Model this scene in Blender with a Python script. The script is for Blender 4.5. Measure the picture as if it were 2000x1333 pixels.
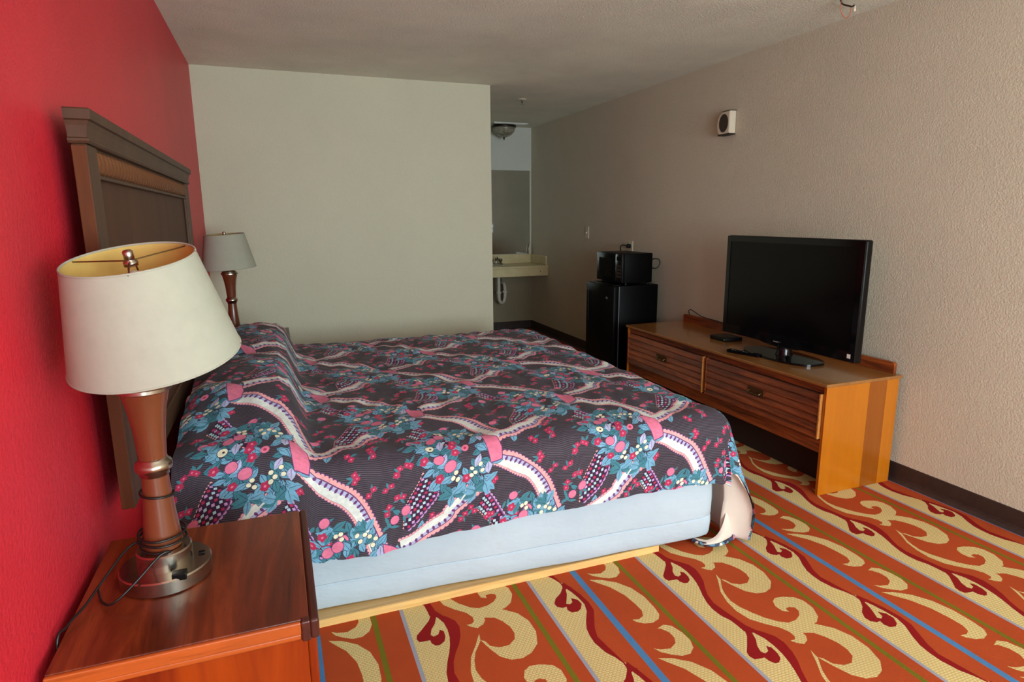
import bpy, bmesh, math, random
import numpy as np
from mathutils import Vector, Matrix
from mathutils.geometry import delaunay_2d_cdt

for o in list(bpy.data.objects):
    bpy.data.objects.remove(o)
scene = bpy.context.scene
COL = scene.collection
random.seed(7)
PI = math.pi

# ------------------------------------------------------------------ camera
F_PX, YAW, PITCH, ROLL = 1217.79, 0.360446, 0.197298, -0.00783
CAM = Vector((0.4516, 0.0, 1.3986))
cf = Vector((math.sin(YAW)*math.cos(PITCH), math.cos(YAW)*math.cos(PITCH), -math.sin(PITCH)))
cr = Vector((math.cos(YAW), -math.sin(YAW), 0))
cu = cr.cross(cf)
r2 = cr*math.cos(ROLL) + cu*math.sin(ROLL)
u2 = -cr*math.sin(ROLL) + cu*math.cos(ROLL)
cam_data = bpy.data.cameras.new('camera')
cam_data.sensor_width = 36
cam_data.sensor_fit = 'HORIZONTAL'
cam_data.lens = 36*F_PX/2000
cam_data.clip_start = 0.02
cam = bpy.data.objects.new('camera', cam_data)
COL.objects.link(cam)
m = Matrix((r2, u2, -cf)).transposed().to_4x4()
m.translation = CAM
cam.matrix_world = m
scene.camera = cam

# ------------------------------------------------------------------ world, daylight, exposure
world = bpy.data.worlds.new('daylight_sky')
scene.world = world
world.use_nodes = True
bg = world.node_tree.nodes['Background']
bg.inputs[0].default_value = (0.80, 0.90, 1.0, 1)
bg.inputs[1].default_value = 1.0

def area_light(name, loc, rot, sx, sy, power, color):
    d = bpy.data.lights.new(name, 'AREA')
    d.shape = 'RECTANGLE'; d.size = sx; d.size_y = sy
    d.energy = power; d.color = color
    o = bpy.data.objects.new(name, d)
    o.location = loc; o.rotation_euler = rot
    COL.objects.link(o)
    return o
# daylight entering through the big front window and the open door behind the camera
area_light('window_daylight', (2.20, -1.92, 1.42), (PI/2, 0, 0), 1.9, 1.5, 150, (0.77, 0.95, 1.0))
area_light('doorway_daylight', (0.62, -1.92, 1.08), (PI/2, 0, 0), 0.86, 2.0, 20, (0.77, 0.95, 1.0))
scene.view_settings.view_transform = 'Standard'
scene.view_settings.look = 'None'
scene.view_settings.exposure = 0.45
scene.view_settings.gamma = 1.0
scene.view_settings.use_curve_mapping = False

# ------------------------------------------------------------------ room dimensions
W, H, D, DB, PX, YF = 3.455, 2.44, 5.055, 7.259, 2.185, -1.80

# ------------------------------------------------------------------ material helpers
def S(r, g, b):
    def f(c):
        c /= 255.0
        return c/12.92 if c <= 0.04045 else ((c+0.055)/1.055)**2.4
    return (f(r), f(g), f(b), 1)

def nodes_of(name):
    mt = bpy.data.materials.new(name)
    mt.use_nodes = True
    nt = mt.node_tree
    return mt, nt, nt.nodes, nt.links, nt.nodes['Principled BSDF']

def mapped(nt, scale=(1, 1, 1), src='Object'):
    tc = nt.nodes.new('ShaderNodeTexCoord')
    mp = nt.nodes.new('ShaderNodeMapping')
    mp.inputs['Scale'].default_value = scale
    nt.links.new(tc.outputs[src], mp.inputs[0])
    return mp.outputs[0]

def noise(nt, vec, scale, detail=3, rough=0.5):
    n = nt.nodes.new('ShaderNodeTexNoise')
    n.inputs['Scale'].default_value = scale
    n.inputs['Detail'].default_value = detail
    n.inputs['Roughness'].default_value = rough
    nt.links.new(vec, n.inputs['Vector'])
    return n.outputs[0]

def ramp(nt, fac, stops):
    r = nt.nodes.new('ShaderNodeValToRGB')
    el = r.color_ramp.elements
    el[0].position, el[0].color = stops[0]
    el[1].position, el[1].color = stops[-1]
    for p, c in stops[1:-1]:
        e = el.new(p); e.color = c
    nt.links.new(fac, r.inputs[0])
    return r.outputs[0]

def bump(nt, height, strength, dist, bsdf):
    b = nt.nodes.new('ShaderNodeBump')
    b.inputs['Strength'].default_value = strength
    b.inputs['Distance'].default_value = dist
    nt.links.new(height, b.inputs['Height'])
    nt.links.new(b.outputs[0], bsdf.inputs['Normal'])

def mix(nt, a, b, fac, mode='MIX'):
    n = nt.nodes.new('ShaderNodeMix')
    n.data_type = 'RGBA'; n.blend_type = mode
    if isinstance(fac, (int, float)): n.inputs[0].default_value = fac
    else: nt.links.new(fac, n.inputs[0])
    for v, i in ((a, 6), (b, 7)):
        if isinstance(v, tuple): n.inputs[i].default_value = v
        else: nt.links.new(v, n.inputs[i])
    return n.outputs[2]

def shade(c, k): return (c[0]*k, c[1]*k, c[2]*k, 1)

def plain(name, col, rough=0.5, metal=0.0, var=0.12, vscale=6, bscale=0, bstr=0, spec=None, coat=0):
    mt, nt, N, L, b = nodes_of(name)
    v = mapped(nt)
    f = noise(nt, v, vscale, 4, 0.6)
    L.new(ramp(nt, f, [(0.3, shade(col, 1-var)), (0.7, shade(col, 1+var))]), b.inputs['Base Color'])
    b.inputs['Roughness'].default_value = rough
    b.inputs['Metallic'].default_value = metal
    if spec is not None: b.inputs['Specular IOR Level'].default_value = spec
    if coat: b.inputs['Coat Weight'].default_value = coat
    if bscale: bump(nt, noise(nt, v, bscale, 3, 0.6), bstr, 0.01, b)
    return mt

def wall_paint(name, col, tex=90, strength=0.35, stain=0.10, rough=0.75, spec=0.3):
    mt, nt, N, L, b = nodes_of(name)
    v = mapped(nt)
    f = noise(nt, v, 1.3, 5, 0.65)
    c = ramp(nt, f, [(0.3, shade(col, 1-stain)), (0.7, shade(col, 1+stain*0.6))])
    g = noise(nt, v, 260, 2, 0.5)
    c = mix(nt, c, shade(col, 0.72), ramp(nt, g, [(0.56, (0, 0, 0, 1)), (0.75, (0.45, 0.45, 0.45, 1))]))
    L.new(c, b.inputs['Base Color'])
    b.inputs['Roughness'].default_value = rough
    b.inputs['Specular IOR Level'].default_value = spec
    h = noise(nt, v, tex, 4, 0.55)
    bump(nt, h, strength, 0.02, b)
    return mt

def wood(name, c1, c2, c3, axis='y', rings=16, rough=0.35, fine=1.0, coat=0.0, contrast=(0.25, 0.5, 0.75), bs=0.05, spec=0.5):
    mt, nt, N, L, b = nodes_of(name)
    s = {'x': (0.07, 1, 1), 'y': (1, 0.07, 1), 'z': (1, 1, 0.07)}[axis]
    v = mapped(nt, s)
    big = noise(nt, v, rings*0.35, 3, 0.6)
    w = nt.nodes.new('ShaderNodeTexNoise')
    w.inputs['Scale'].default_value = rings*fine
    w.inputs['Detail'].default_value = 6
    w.inputs['Roughness'].default_value = 0.7
    w.inputs['Distortion'].default_value = 0.8
    L.new(v, w.inputs['Vector'])
    md = nt.nodes.new('ShaderNodeMath'); md.operation = 'MULTIPLY_ADD'
    L.new(w.outputs[0], md.inputs[0]); md.inputs[1].default_value = 0.6
    mm = nt.nodes.new('ShaderNodeMath'); mm.operation = 'MULTIPLY'
    L.new(big, mm.inputs[0]); mm.inputs[1].default_value = 0.4
    L.new(mm.outputs[0], md.inputs[2])
    col = ramp(nt, md.outputs[0], [(contrast[0], c1), (contrast[1], c2), (contrast[2], c3)])
    L.new(col, b.inputs['Base Color'])
    b.inputs['Roughness'].default_value = rough
    b.inputs['Specular IOR Level'].default_value = spec
    b.inputs['Coat Weight'].default_value = coat
    b.inputs['Coat Roughness'].default_value = 0.12
    bump(nt, md.outputs[0], bs, 0.01, b)
    return mt

M = {}
M['red'] = wall_paint('red_wall_paint', S(212, 42, 56), 90, 0.18, 0.12, 0.45, 0.4)
M['beige'] = wall_paint('beige_wall_paint', S(209, 201, 180), 120, 0.28, 0.05)
M['cream_wall'] = wall_paint('cream_wall_paint', S(208, 204, 180), 60, 0.12, 0.04)
M['grey_wall'] = wall_paint('pale_wall_paint', S(206, 206, 196), 60, 0.15, 0.03)
M['ceiling'] = wall_paint('popcorn_ceiling', S(242, 238, 222), 110, 0.6, 0.12, 0.9, 0.1)
M['rubber'] = plain('brown_rubber_base', S(52, 38, 34), 0.5, var=0.25, vscale=30, bscale=60, bstr=0.15)
M['walnut'] = wood('walnut_laminate', S(36, 12, 7), S(108, 44, 20), S(156, 74, 36), 'y', 15, 0.30, 0.9, 0.35, (0.36, 0.5, 0.64))
M['walnut_edge'] = wood('walnut_edge', S(112, 44, 12), S(182, 86, 30), S(210, 114, 48), 'x', 30, 0.35)
M['night_side'] = wood('cherry_side', S(80, 16, 2), S(114, 30, 3), S(168, 66, 8), 'z', 6, 0.34, 0.7, 0.08, (0.34, 0.5, 0.66), spec=0.3)
M['dark_trim'] = wood('dark_trim', S(38, 16, 12), S(70, 30, 22), S(96, 44, 32), 'y', 40, 0.35)
M['head'] = wood('headboard_brown', S(62, 40, 27), S(78, 52, 36), S(94, 66, 47), 'z', 20, 0.5, 1.0, 0.0, spec=0.3)
M['head_panel'] = wood('headboard_panel', S(66, 40, 27), S(80, 50, 35), S(92, 60, 43), 'z', 24, 0.6, 1.0, 0.0, spec=0.25)
M['head_edge'] = wood('headboard_edge', S(64, 30, 14), S(90, 46, 22), S(118, 68, 34), 'z', 20, 0.6, 1.0, 0.0, spec=0.2)
M['oak_y'] = wood('oak_front', S(62, 24, 9), S(132, 60, 22), S(178, 94, 40), 'y', 30, 0.38, 1.5, 0.2, (0.36, 0.5, 0.66))
M['oak_top'] = wood('oak_top', S(118, 74, 34), S(150, 98, 48), S(172, 118, 62), 'y', 26, 0.22, 1.2, 0.5)
M['oak_side'] = wood('oak_side_light', S(170, 92, 6), S(188, 106, 9), S(204, 124, 20), 'z', 12, 0.35, 1.0, 0.3)
M['oak_side_dark'] = wood('oak_side_dark', S(132, 66, 6), S(150, 78, 9), S(164, 92, 16), 'z', 18, 0.35, 1.0, 0.3)
M['oak_edge'] = wood('oak_edge', S(140, 78, 26), S(196, 128, 60), S(214, 150, 84), 'y', 40, 0.4)
M['ply'] = wood('pine_platform', S(158, 118, 70), S(196, 154, 98), S(222, 184, 126), 'x', 30, 0.6, 1.5)
M['ply_edge'] = wood('pine_platform_edge', S(206, 156, 88), S(232, 186, 116), S(244, 208, 144), 'x', 40, 0.55, 1.5)
M['lamp_wood'] = wood('lamp_brown_wood', S(84, 40, 22), S(108, 54, 30), S(124, 66, 38), 'z', 10, 0.28, 0.8, 0.4)
M['shadow_void'] = plain('wood_inside_painted_shade', S(44, 26, 18), 0.8)  # dark colour stands in for shade inside and below the dresser
M['nickel'] = plain('brushed_nickel', S(176, 166, 152), 0.24, 1.0, 0.05, 40)
M['black'] = plain('black_plastic', S(12, 11, 11), 0.35, var=0.2, vscale=40, spec=0.18)
M['black_matte'] = plain('black_enamel', S(9, 8, 9), 0.42, var=0.2, vscale=60, bscale=220, bstr=0.08, spec=0.08)
M['screen'] = plain('tv_screen_glass', S(10, 8, 8), 0.16, var=0.1, spec=0.18)
M['gloss_black'] = plain('glossy_black_glass', S(10, 10, 11), 0.08, var=0.1, spec=0.35)
M['white_plastic'] = plain('aged_white_plastic', S(214, 202, 180), 0.4, var=0.05)
M['white_paint'] = plain('white_paint', S(226, 226, 220), 0.5, var=0.03)
M['grey_logo'] = plain('grey_print', S(120, 120, 122), 0.4, var=0.05)
M['led'] = plain('green_indicator', S(120, 190, 130), 0.3, var=0.05)
M['brass'] = plain('antique_brass', S(122, 100, 66), 0.32, 1.0, 0.15, 60)
M['bronze'] = plain('dark_bronze', S(60, 50, 40), 0.4, 0.8, 0.15, 40)
M['pull_plate'] = plain('dull_brass_plate', S(92, 62, 36), 0.45, 0.5, 0.15, 60)
M['chrome'] = plain('dull_chrome', S(150, 148, 140), 0.22, 1.0, 0.08, 40)
M['pvc'] = plain('white_pvc', S(206, 200, 186), 0.4, var=0.06)
M['marble'] = plain('cultured_marble', S(214, 196, 152), 0.3, var=0.10, vscale=12)
M['porcelain'] = plain('porcelain', S(224, 214, 190), 0.15, var=0.04)
M['cable'] = plain('black_cable', S(18, 16, 15), 0.4, var=0.1)
M['copper'] = plain('copper_wire', S(196, 96, 60), 0.4, var=0.1)
M['dark_brown'] = plain('matte_dark_brown', S(60, 48, 38), 0.9)  # even dark brown for microwave keys and sounder trim

def sheet_white():
    mt, nt, N, L, b = nodes_of('white_bed_sheet')
    v = mapped(nt)
    f = noise(nt, v, 3, 4, 0.6)
    base = ramp(nt, f, [(0.3, S(182, 195, 206)), (0.7, S(192, 204, 214))])
    spot = noise(nt, v, 9, 2, 0.5)
    c = mix(nt, base, S(186, 178, 164), ramp(nt, spot, [(0.70, (0, 0, 0, 1)), (0.82, (0.5, 0.5, 0.5, 1))]))
    L.new(c, b.inputs['Base Color'])
    b.inputs['Roughness'].default_value = 0.85
    b.inputs['Specular IOR Level'].default_value = 0.2
    h = noise(nt, mapped(nt, (1, 1, 2)), 7, 3, 0.5)
    bump(nt, h, 0.25, 0.03, b)
    return mt
M['sheet'] = sheet_white()

def shade_mat(name, col, trans):
    mt, nt, N, L, b = nodes_of(name)
    v = mapped(nt)
    w1 = nt.nodes.new('ShaderNodeTexWave'); w1.bands_direction = 'Z'; w1.inputs['Scale'].default_value = 160
    L.new(v, w1.inputs['Vector'])
    f = noise(nt, v, 30, 4, 0.6)
    L.new(ramp(nt, f, [(0.3, shade(col, 0.95)), (0.7, shade(col, 1.03))]), b.inputs['Base Color'])
    b.inputs['Roughness'].default_value = 0.8
    b.inputs['Specular IOR Level'].default_value = 0.2
    bump(nt, w1.outputs[1], 0.06, 0.002, b)
    if trans:
        tr = nt.nodes.new('ShaderNodeBsdfTranslucent'); tr.inputs[0].default_value = col
        ms = nt.nodes.new('ShaderNodeMixShader'); ms.inputs[0].default_value = trans
        L.new(b.outputs[0], ms.inputs[1]); L.new(tr.outputs[0], ms.inputs[2])
        L.new(ms.outputs[0], N['Material Output'].inputs[0])
    return mt
M['shade_out'] = shade_mat('cream_lampshade_fabric', S(178, 177, 160), 0.12)
M['shade_in'] = shade_mat('yellowed_shade_lining', S(232, 196, 112), 0.15)

def mirror_mat():
    mt, nt, N, L, b = nodes_of('old_mirror_glass')
    f = noise(nt, mapped(nt), 2.5, 3, 0.5)
    L.new(ramp(nt, f, [(0.3, (0.62, 0.63, 0.58, 1)), (0.7, (0.72, 0.73, 0.68, 1))]), b.inputs['Base Color'])
    b.inputs['Metallic'].default_value = 1.0
    b.inputs['Roughness'].default_value = 0.06
    return mt
M['mirror'] = mirror_mat()

def frosted():
    mt, nt, N, L, b = nodes_of('frosted_swirl_glass')
    f = noise(nt, mapped(nt), 22, 4, 0.6)
    L.new(ramp(nt, f, [(0.35, S(120, 112, 96)), (0.65, S(188, 180, 160))]), b.inputs['Base Color'])
    b.inputs['Roughness'].default_value = 0.25
    b.inputs['Transmission Weight'].default_value = 0.2
    return mt
M['frost'] = frosted()

def pane_mat():
    mt, nt, N, L, b = nodes_of('clear_window_glass')
    tr = nt.nodes.new('ShaderNodeBsdfTransparent')
    gl = nt.nodes.new('ShaderNodeBsdfGlossy'); gl.inputs['Roughness'].default_value = 0.02
    ms = nt.nodes.new('ShaderNodeMixShader'); ms.inputs[0].default_value = 0.05
    L.new(tr.outputs[0], ms.inputs[1]); L.new(gl.outputs[0], ms.inputs[2])
    L.new(ms.outputs[0], N['Material Output'].inputs[0])
    return mt
M['pane'] = pane_mat()

# ------------------------------------------------------------------ mesh helpers
def bxs(bm, lo, hi):
    x0, y0, z0 = lo; x1, y1, z1 = hi
    v = [bm.verts.new(p) for p in ((x0,y0,z0),(x1,y0,z0),(x1,y1,z0),(x0,y1,z0),(x0,y0,z1),(x1,y0,z1),(x1,y1,z1),(x0,y1,z1))]
    for f in ((3,2,1,0),(4,5,6,7),(0,1,5,4),(1,2,6,5),(2,3,7,6),(3,0,4,7)):
        bm.faces.new([v[i] for i in f])
    return v

def box(lo, hi, bev=0.0, seg=2):
    bm = bmesh.new(); bxs(bm, lo, hi)
    if bev: bmesh.ops.bevel(bm, geom=list(bm.edges), offset=bev, segments=seg, profile=0.5, affect='EDGES')
    return bm

def boxes(*lst):
    bm = bmesh.new()
    for lo, hi in lst: bxs(bm, lo, hi)
    return bm

def lathe(profile, center=(0, 0), seg=40, caps=True):
    bm = bmesh.new(); rings = []
    for r, z in profile:
        rings.append([bm.verts.new((center[0]+r*math.cos(2*PI*i/seg), center[1]+r*math.sin(2*PI*i/seg), z)) for i in range(seg)])
    for a, b in zip(rings, rings[1:]):
        for i in range(seg):
            bm.faces.new((a[i], a[(i+1) % seg], b[(i+1) % seg], b[i]))
    if caps:
        bm.faces.new(list(reversed(rings[0]))); bm.faces.new(rings[-1])
    return bm

def smooth_path(pts, n=8):
    P = [Vector(p) for p in pts]; out = []
    for i in range(len(P)-1):
        p0 = P[max(i-1, 0)]; p1 = P[i]; p2 = P[i+1]; p3 = P[min(i+2, len(P)-1)]
        for k in range(n):
            t = k/n
            out.append(0.5*((2*p1)+(p2-p0)*t+(2*p0-5*p1+4*p2-p3)*t*t+(3*p1-p0-3*p2+p3)*t**3))
    out.append(P[-1]); return out

def tube(pts, r, seg=8, n=8, bm=None):
    bm = bm or bmesh.new()
    P = smooth_path(pts, n) if n > 1 else [Vector(p) for p in pts]
    up = Vector((0.13, 0.31, 0.94)); rings = []
    for i, p in enumerate(P):
        t = (P[min(i+1, len(P)-1)]-P[max(i-1, 0)]).normalized()
        a = up - t*up.dot(t)
        if a.length < 1e-4: a = Vector((1, 0, 0)) - t*t.x
        a.normalize(); up = a; b = t.cross(a)
        rings.append([bm.verts.new(p + r*(math.cos(2*PI*k/seg)*a + math.sin(2*PI*k/seg)*b)) for k in range(seg)])
    for A, B in zip(rings, rings[1:]):
        for k in range(seg): bm.faces.new((A[k], A[(k+1) % seg], B[(k+1) % seg], B[k]))
    bm.faces.new(list(reversed(rings[0]))); bm.faces.new(rings[-1])
    return bm

def prism(poly, axis, a, b):
    """extrude a 2-D polygon; axis = direction of extrusion"""
    bm = bmesh.new()
    def P(u, v, w): return {'x': (w, u, v), 'y': (u, w, v), 'z': (u, v, w)}[axis]
    A = [bm.verts.new(P(u, v, a)) for u, v in poly]; B = [bm.verts.new(P(u, v, b)) for u, v in poly]
    n = len(poly)
    for i in range(n): bm.faces.new((A[i], A[(i+1) % n], B[(i+1) % n], B[i]))
    bm.faces.new(list(reversed(A))); bm.faces.new(B)
    bmesh.ops.recalc_face_normals(bm, faces=bm.faces)
    return bm

def world_loc(o):
    v = Vector((0, 0, 0))
    while o is not None:
        v += o.location; o = o.parent
    return v

def obj(name, bm, mat, parent=None, smooth=False, label=None, bevel=0):
    me = bpy.data.meshes.new(name)
    if parent is not None: bmesh.ops.translate(bm, verts=bm.verts, vec=-world_loc(parent))
    bmesh.ops.recalc_face_normals(bm, faces=bm.faces)
    bm.to_mesh(me); bm.free()
    me.materials.append(mat if not isinstance(mat, str) else M[mat])
    if smooth:
        me.shade_smooth()
        if smooth == 'auto': me.set_sharp_from_angle(angle=math.radians(38))
    o = bpy.data.objects.new(name, me); COL.objects.link(o)
    o.parent = parent
    if label: o['label'] = label
    return o

def place(o):
    """move a top-level mesh's origin to the middle of its base"""
    co = np.array([v.co for v in o.data.vertices])
    lo, hi = co.min(0), co.max(0)
    c = Vector(((lo[0]+hi[0])/2, (lo[1]+hi[1])/2, lo[2]))
    o.data.transform(Matrix.Translation(-c)); o.location = c
    return o

def tag(o, label, cat, group=None):
    o['label'] = label; o['category'] = cat
    if group: o['group'] = group
    return o

def thing(name, loc, label, cat, group=None):
    o = bpy.data.objects.new(name, None); COL.objects.link(o)
    o.empty_display_size = 0.1; o.location = loc
    return tag(o, label, cat, group)

def struct(name, bm, mat, parent=None, smooth=False):
    o = obj(name, bm, mat, parent, smooth)
    if parent is None: o['kind'] = 'structure'
    return o

def copy_tree(o, parent=None):
    c = o.copy(); COL.objects.link(c); c.parent = parent
    for ch in [x for x in o.children]: copy_tree(ch, c)
    return c

def classify(V, F, polys):
    C = V[F].mean(1)
    order = np.argsort(C[:, 0]); cxs = C[order, 0]
    K = np.full(len(F), -1, dtype=np.int32)
    for k, pl in polys:
        P = np.array(pl); lo, hi = P.min(0), P.max(0)
        a, b = np.searchsorted(cxs, lo[0]), np.searchsorted(cxs, hi[0])
        idx = order[a:b]; idx = idx[(C[idx, 1] > lo[1]) & (C[idx, 1] < hi[1])]
        if not len(idx): continue
        x, y = C[idx, 0][:, None], C[idx, 1][:, None]
        x0, y0 = P[:, 0][None], P[:, 1][None]; x1, y1 = np.roll(P[:, 0], -1)[None], np.roll(P[:, 1], -1)[None]
        dy = np.where(np.abs(y1-y0) < 1e-12, 1e-12, y1-y0)
        cross = ((y0 > y) != (y1 > y)) & (x < (x1-x0)*(y-y0)/dy+x0)
        K[idx[(cross.sum(1) % 2) == 1]] = k
    return K

def cut(verts, edges, eps):
    vs, es, fs, *_ = delaunay_2d_cdt(verts, edges, [], 0, eps, False)
    return np.array([(v.x, v.y) for v in vs]), np.array([f for f in fs if len(f) == 3])

def paint_cut(polys, extra, eps):
    """cut the plane along the outlines that show; each triangle takes the kind of the last outline covering it"""
    verts, edges = [], []
    for k, pl in polys:
        i0 = len(verts); n = len(pl)
        verts.extend(Vector(p) for p in pl)
        edges.extend((i0+i, i0+(i+1) % n) for i in range(n))
    V, F = cut(verts, edges, eps)
    K = classify(V, F, polys)
    # keep only the edges between different kinds, then cut again
    E_ = np.concatenate([F[:, [0, 1]], F[:, [1, 2]], F[:, [2, 0]]]); E_.sort(1)
    T_ = np.tile(np.arange(len(F)), 3)
    o = np.lexsort((E_[:, 1], E_[:, 0])); E_, T_ = E_[o], T_[o]
    same = (E_[1:] == E_[:-1]).all(1)
    i = np.nonzero(same)[0]
    keep = E_[i[K[T_[i]] != K[T_[i+1]]]]
    used, inv = np.unique(keep, return_inverse=True)
    inv = inv.reshape(-1, 2)
    verts = [Vector(V[u]) for u in used] + [Vector(p) for p in polys[0][1]]
    n = len(used); m = len(polys[0][1])
    edges = [tuple(map(int, e)) for e in inv] + [(n+i, n+(i+1) % m) for i in range(m)]
    V, F = cut(verts + [Vector(p) for p in extra], edges, eps)
    return V, F, classify(V, F, polys)

# ------------------------------------------------------------------ room shell
struct('wall_left', boxes(((-0.12, YF-0.12, 0), (0, D, H))), 'red')
struct('wall_right', boxes(((W, YF-0.12, 0), (W+0.12, DB+0.12, H))), 'beige')
struct('wall_back', boxes(((-0.12, D, 0), (PX, DB, H))), 'cream_wall')
struct('wall_alcove', boxes(((-0.12, DB, 0.80), (W, DB+0.12, H))), 'grey_wall')
M['shaded_wall'] = wall_paint('shaded_wall_paint', S(150, 136, 112), 60, 0.15, 0.06)  # darker tone paints in the shade below the counter
struct('wall_alcove_lower', boxes(((-0.12, DB, 0), (W, DB+0.12, 0.80))), 'shaded_wall')
struct('ceiling', boxes(((-0.12, YF-0.12, H), (W+0.12, DB+0.12, H+0.1))), 'ceiling')
# front wall with a window and an open doorway, behind the camera
dx0, dx1, dz = 0.18, 1.06, 2.08
wx0, wx1, wz0, wz1 = 1.25, 3.15, 0.66, 2.16
struct('wall_front', boxes(((0, YF-0.12, 0), (dx0, YF, H)), ((dx0, YF-0.12, dz), (dx1, YF, H)), ((dx1, YF-0.12, 0), (wx0, YF, H)),
       ((wx0, YF-0.12, 0), (wx1, YF, wz0)), ((wx0, YF-0.12, wz1), (wx1, YF, H)), ((wx1, YF-0.12, 0), (W, YF, H))), 'beige')
w1 = struct('window_1', boxes(((wx0, YF-0.10, wz0), (wx0+0.05, YF-0.04, wz1)), ((wx1-0.05, YF-0.10, wz0), (wx1, YF-0.04, wz1)),
       ((wx0+0.05, YF-0.10, wz0), (wx1-0.05, YF-0.04, wz0+0.05)), ((wx0+0.05, YF-0.10, wz1-0.05), (wx1-0.05, YF-0.04, wz1)),
       (((wx0+wx1)/2-0.03, YF-0.10, wz0+0.05), ((wx0+wx1)/2+0.03, YF-0.04, wz1-0.05))), 'white_paint')
obj('pane', box((wx0+0.05, YF-0.074, wz0+0.05), ((wx0+wx1)/2-0.03, YF-0.07, wz1-0.05)), 'pane', w1)
obj('pane', box(((wx0+wx1)/2+0.03, YF-0.074, wz0+0.05), (wx1-0.05, YF-0.07, wz1-0.05)), 'pane', w1)
def cove(axis, a, b, face, sgn):
    """coved vinyl base: thin strip with a curled toe"""
    prof = [(0, 0.0), (0.022, 0.0), (0.016, 0.006), (0.009, 0.016), (0.006, 0.03), (0.005, 0.098), (0.002, 0.102), (0, 0.102)]
    return prism([(face+sgn*u, v) for u, v in prof], axis, a, b)
struct('baseboard_right', cove('y', YF, DB, W, -1), 'rubber')
struct('baseboard_back', cove('x', 0, PX, D, -1), 'rubber')
struct('baseboard_alcove', cove('x', PX, W, DB, -1), 'rubber')
struct('baseboard_left', cove('y', YF, D, 0, 1), 'rubber')
struct('baseboard_partition', cove('y', D, DB, PX, 1), 'rubber')

# ------------------------------------------------------------------ carpet: a floor cut into its woven pattern
def carpet_mat(name, c, weave=None):
    mt, nt, N, L, b = nodes_of(name)
    v = mapped(nt)
    f = noise(nt, v, 420, 3, 0.7)
    base = ramp(nt, f, [(0.25, shade(c, 0.66)), (0.5, c), (0.75, shade(c, 1.25))])
    wear = noise(nt, v, 2.2, 5, 0.65)
    base = mix(nt, base, shade(c, 0.80), ramp(nt, wear, [(0.42, (0, 0, 0, 1)), (0.72, (0.8, 0.8, 0.8, 1))]))
    if weave:
        br = nt.nodes.new('ShaderNodeTexBrick')
        br.inputs['Scale'].default_value = 1.0
        br.inputs['Brick Width'].default_value = 0.014; br.inputs['Row Height'].default_value = 0.0085
        br.inputs['Mortar Size'].default_value = 0.0016; br.inputs['Mortar Smooth'].default_value = 0.4
        L.new(v, br.inputs['Vector'])
        base = mix(nt, base, weave, br.outputs['Fac'])
    L.new(base, b.inputs['Base Color'])
    b.inputs['Roughness'].default_value = 0.95
    b.inputs['Specular IOR Level'].default_value = 0.08
    bump(nt, f, 0.6, 0.004, b)
    return mt
ORANGE, CREAM, REDC, GREENC, BLUEC, GREYC = range(6)
carpet_mats = [carpet_mat('carpet_orange', S(186, 78, 40)), carpet_mat('carpet_cream', S(232, 210, 152), S(204, 170, 102)),
               carpet_mat('carpet_crimson', S(150, 30, 30)), carpet_mat('carpet_olive', S(124, 116, 34)),
               carpet_mat('carpet_blue', S(84, 134, 182)), carpet_mat('carpet_grey_blue', S(166, 166, 178))]
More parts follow.
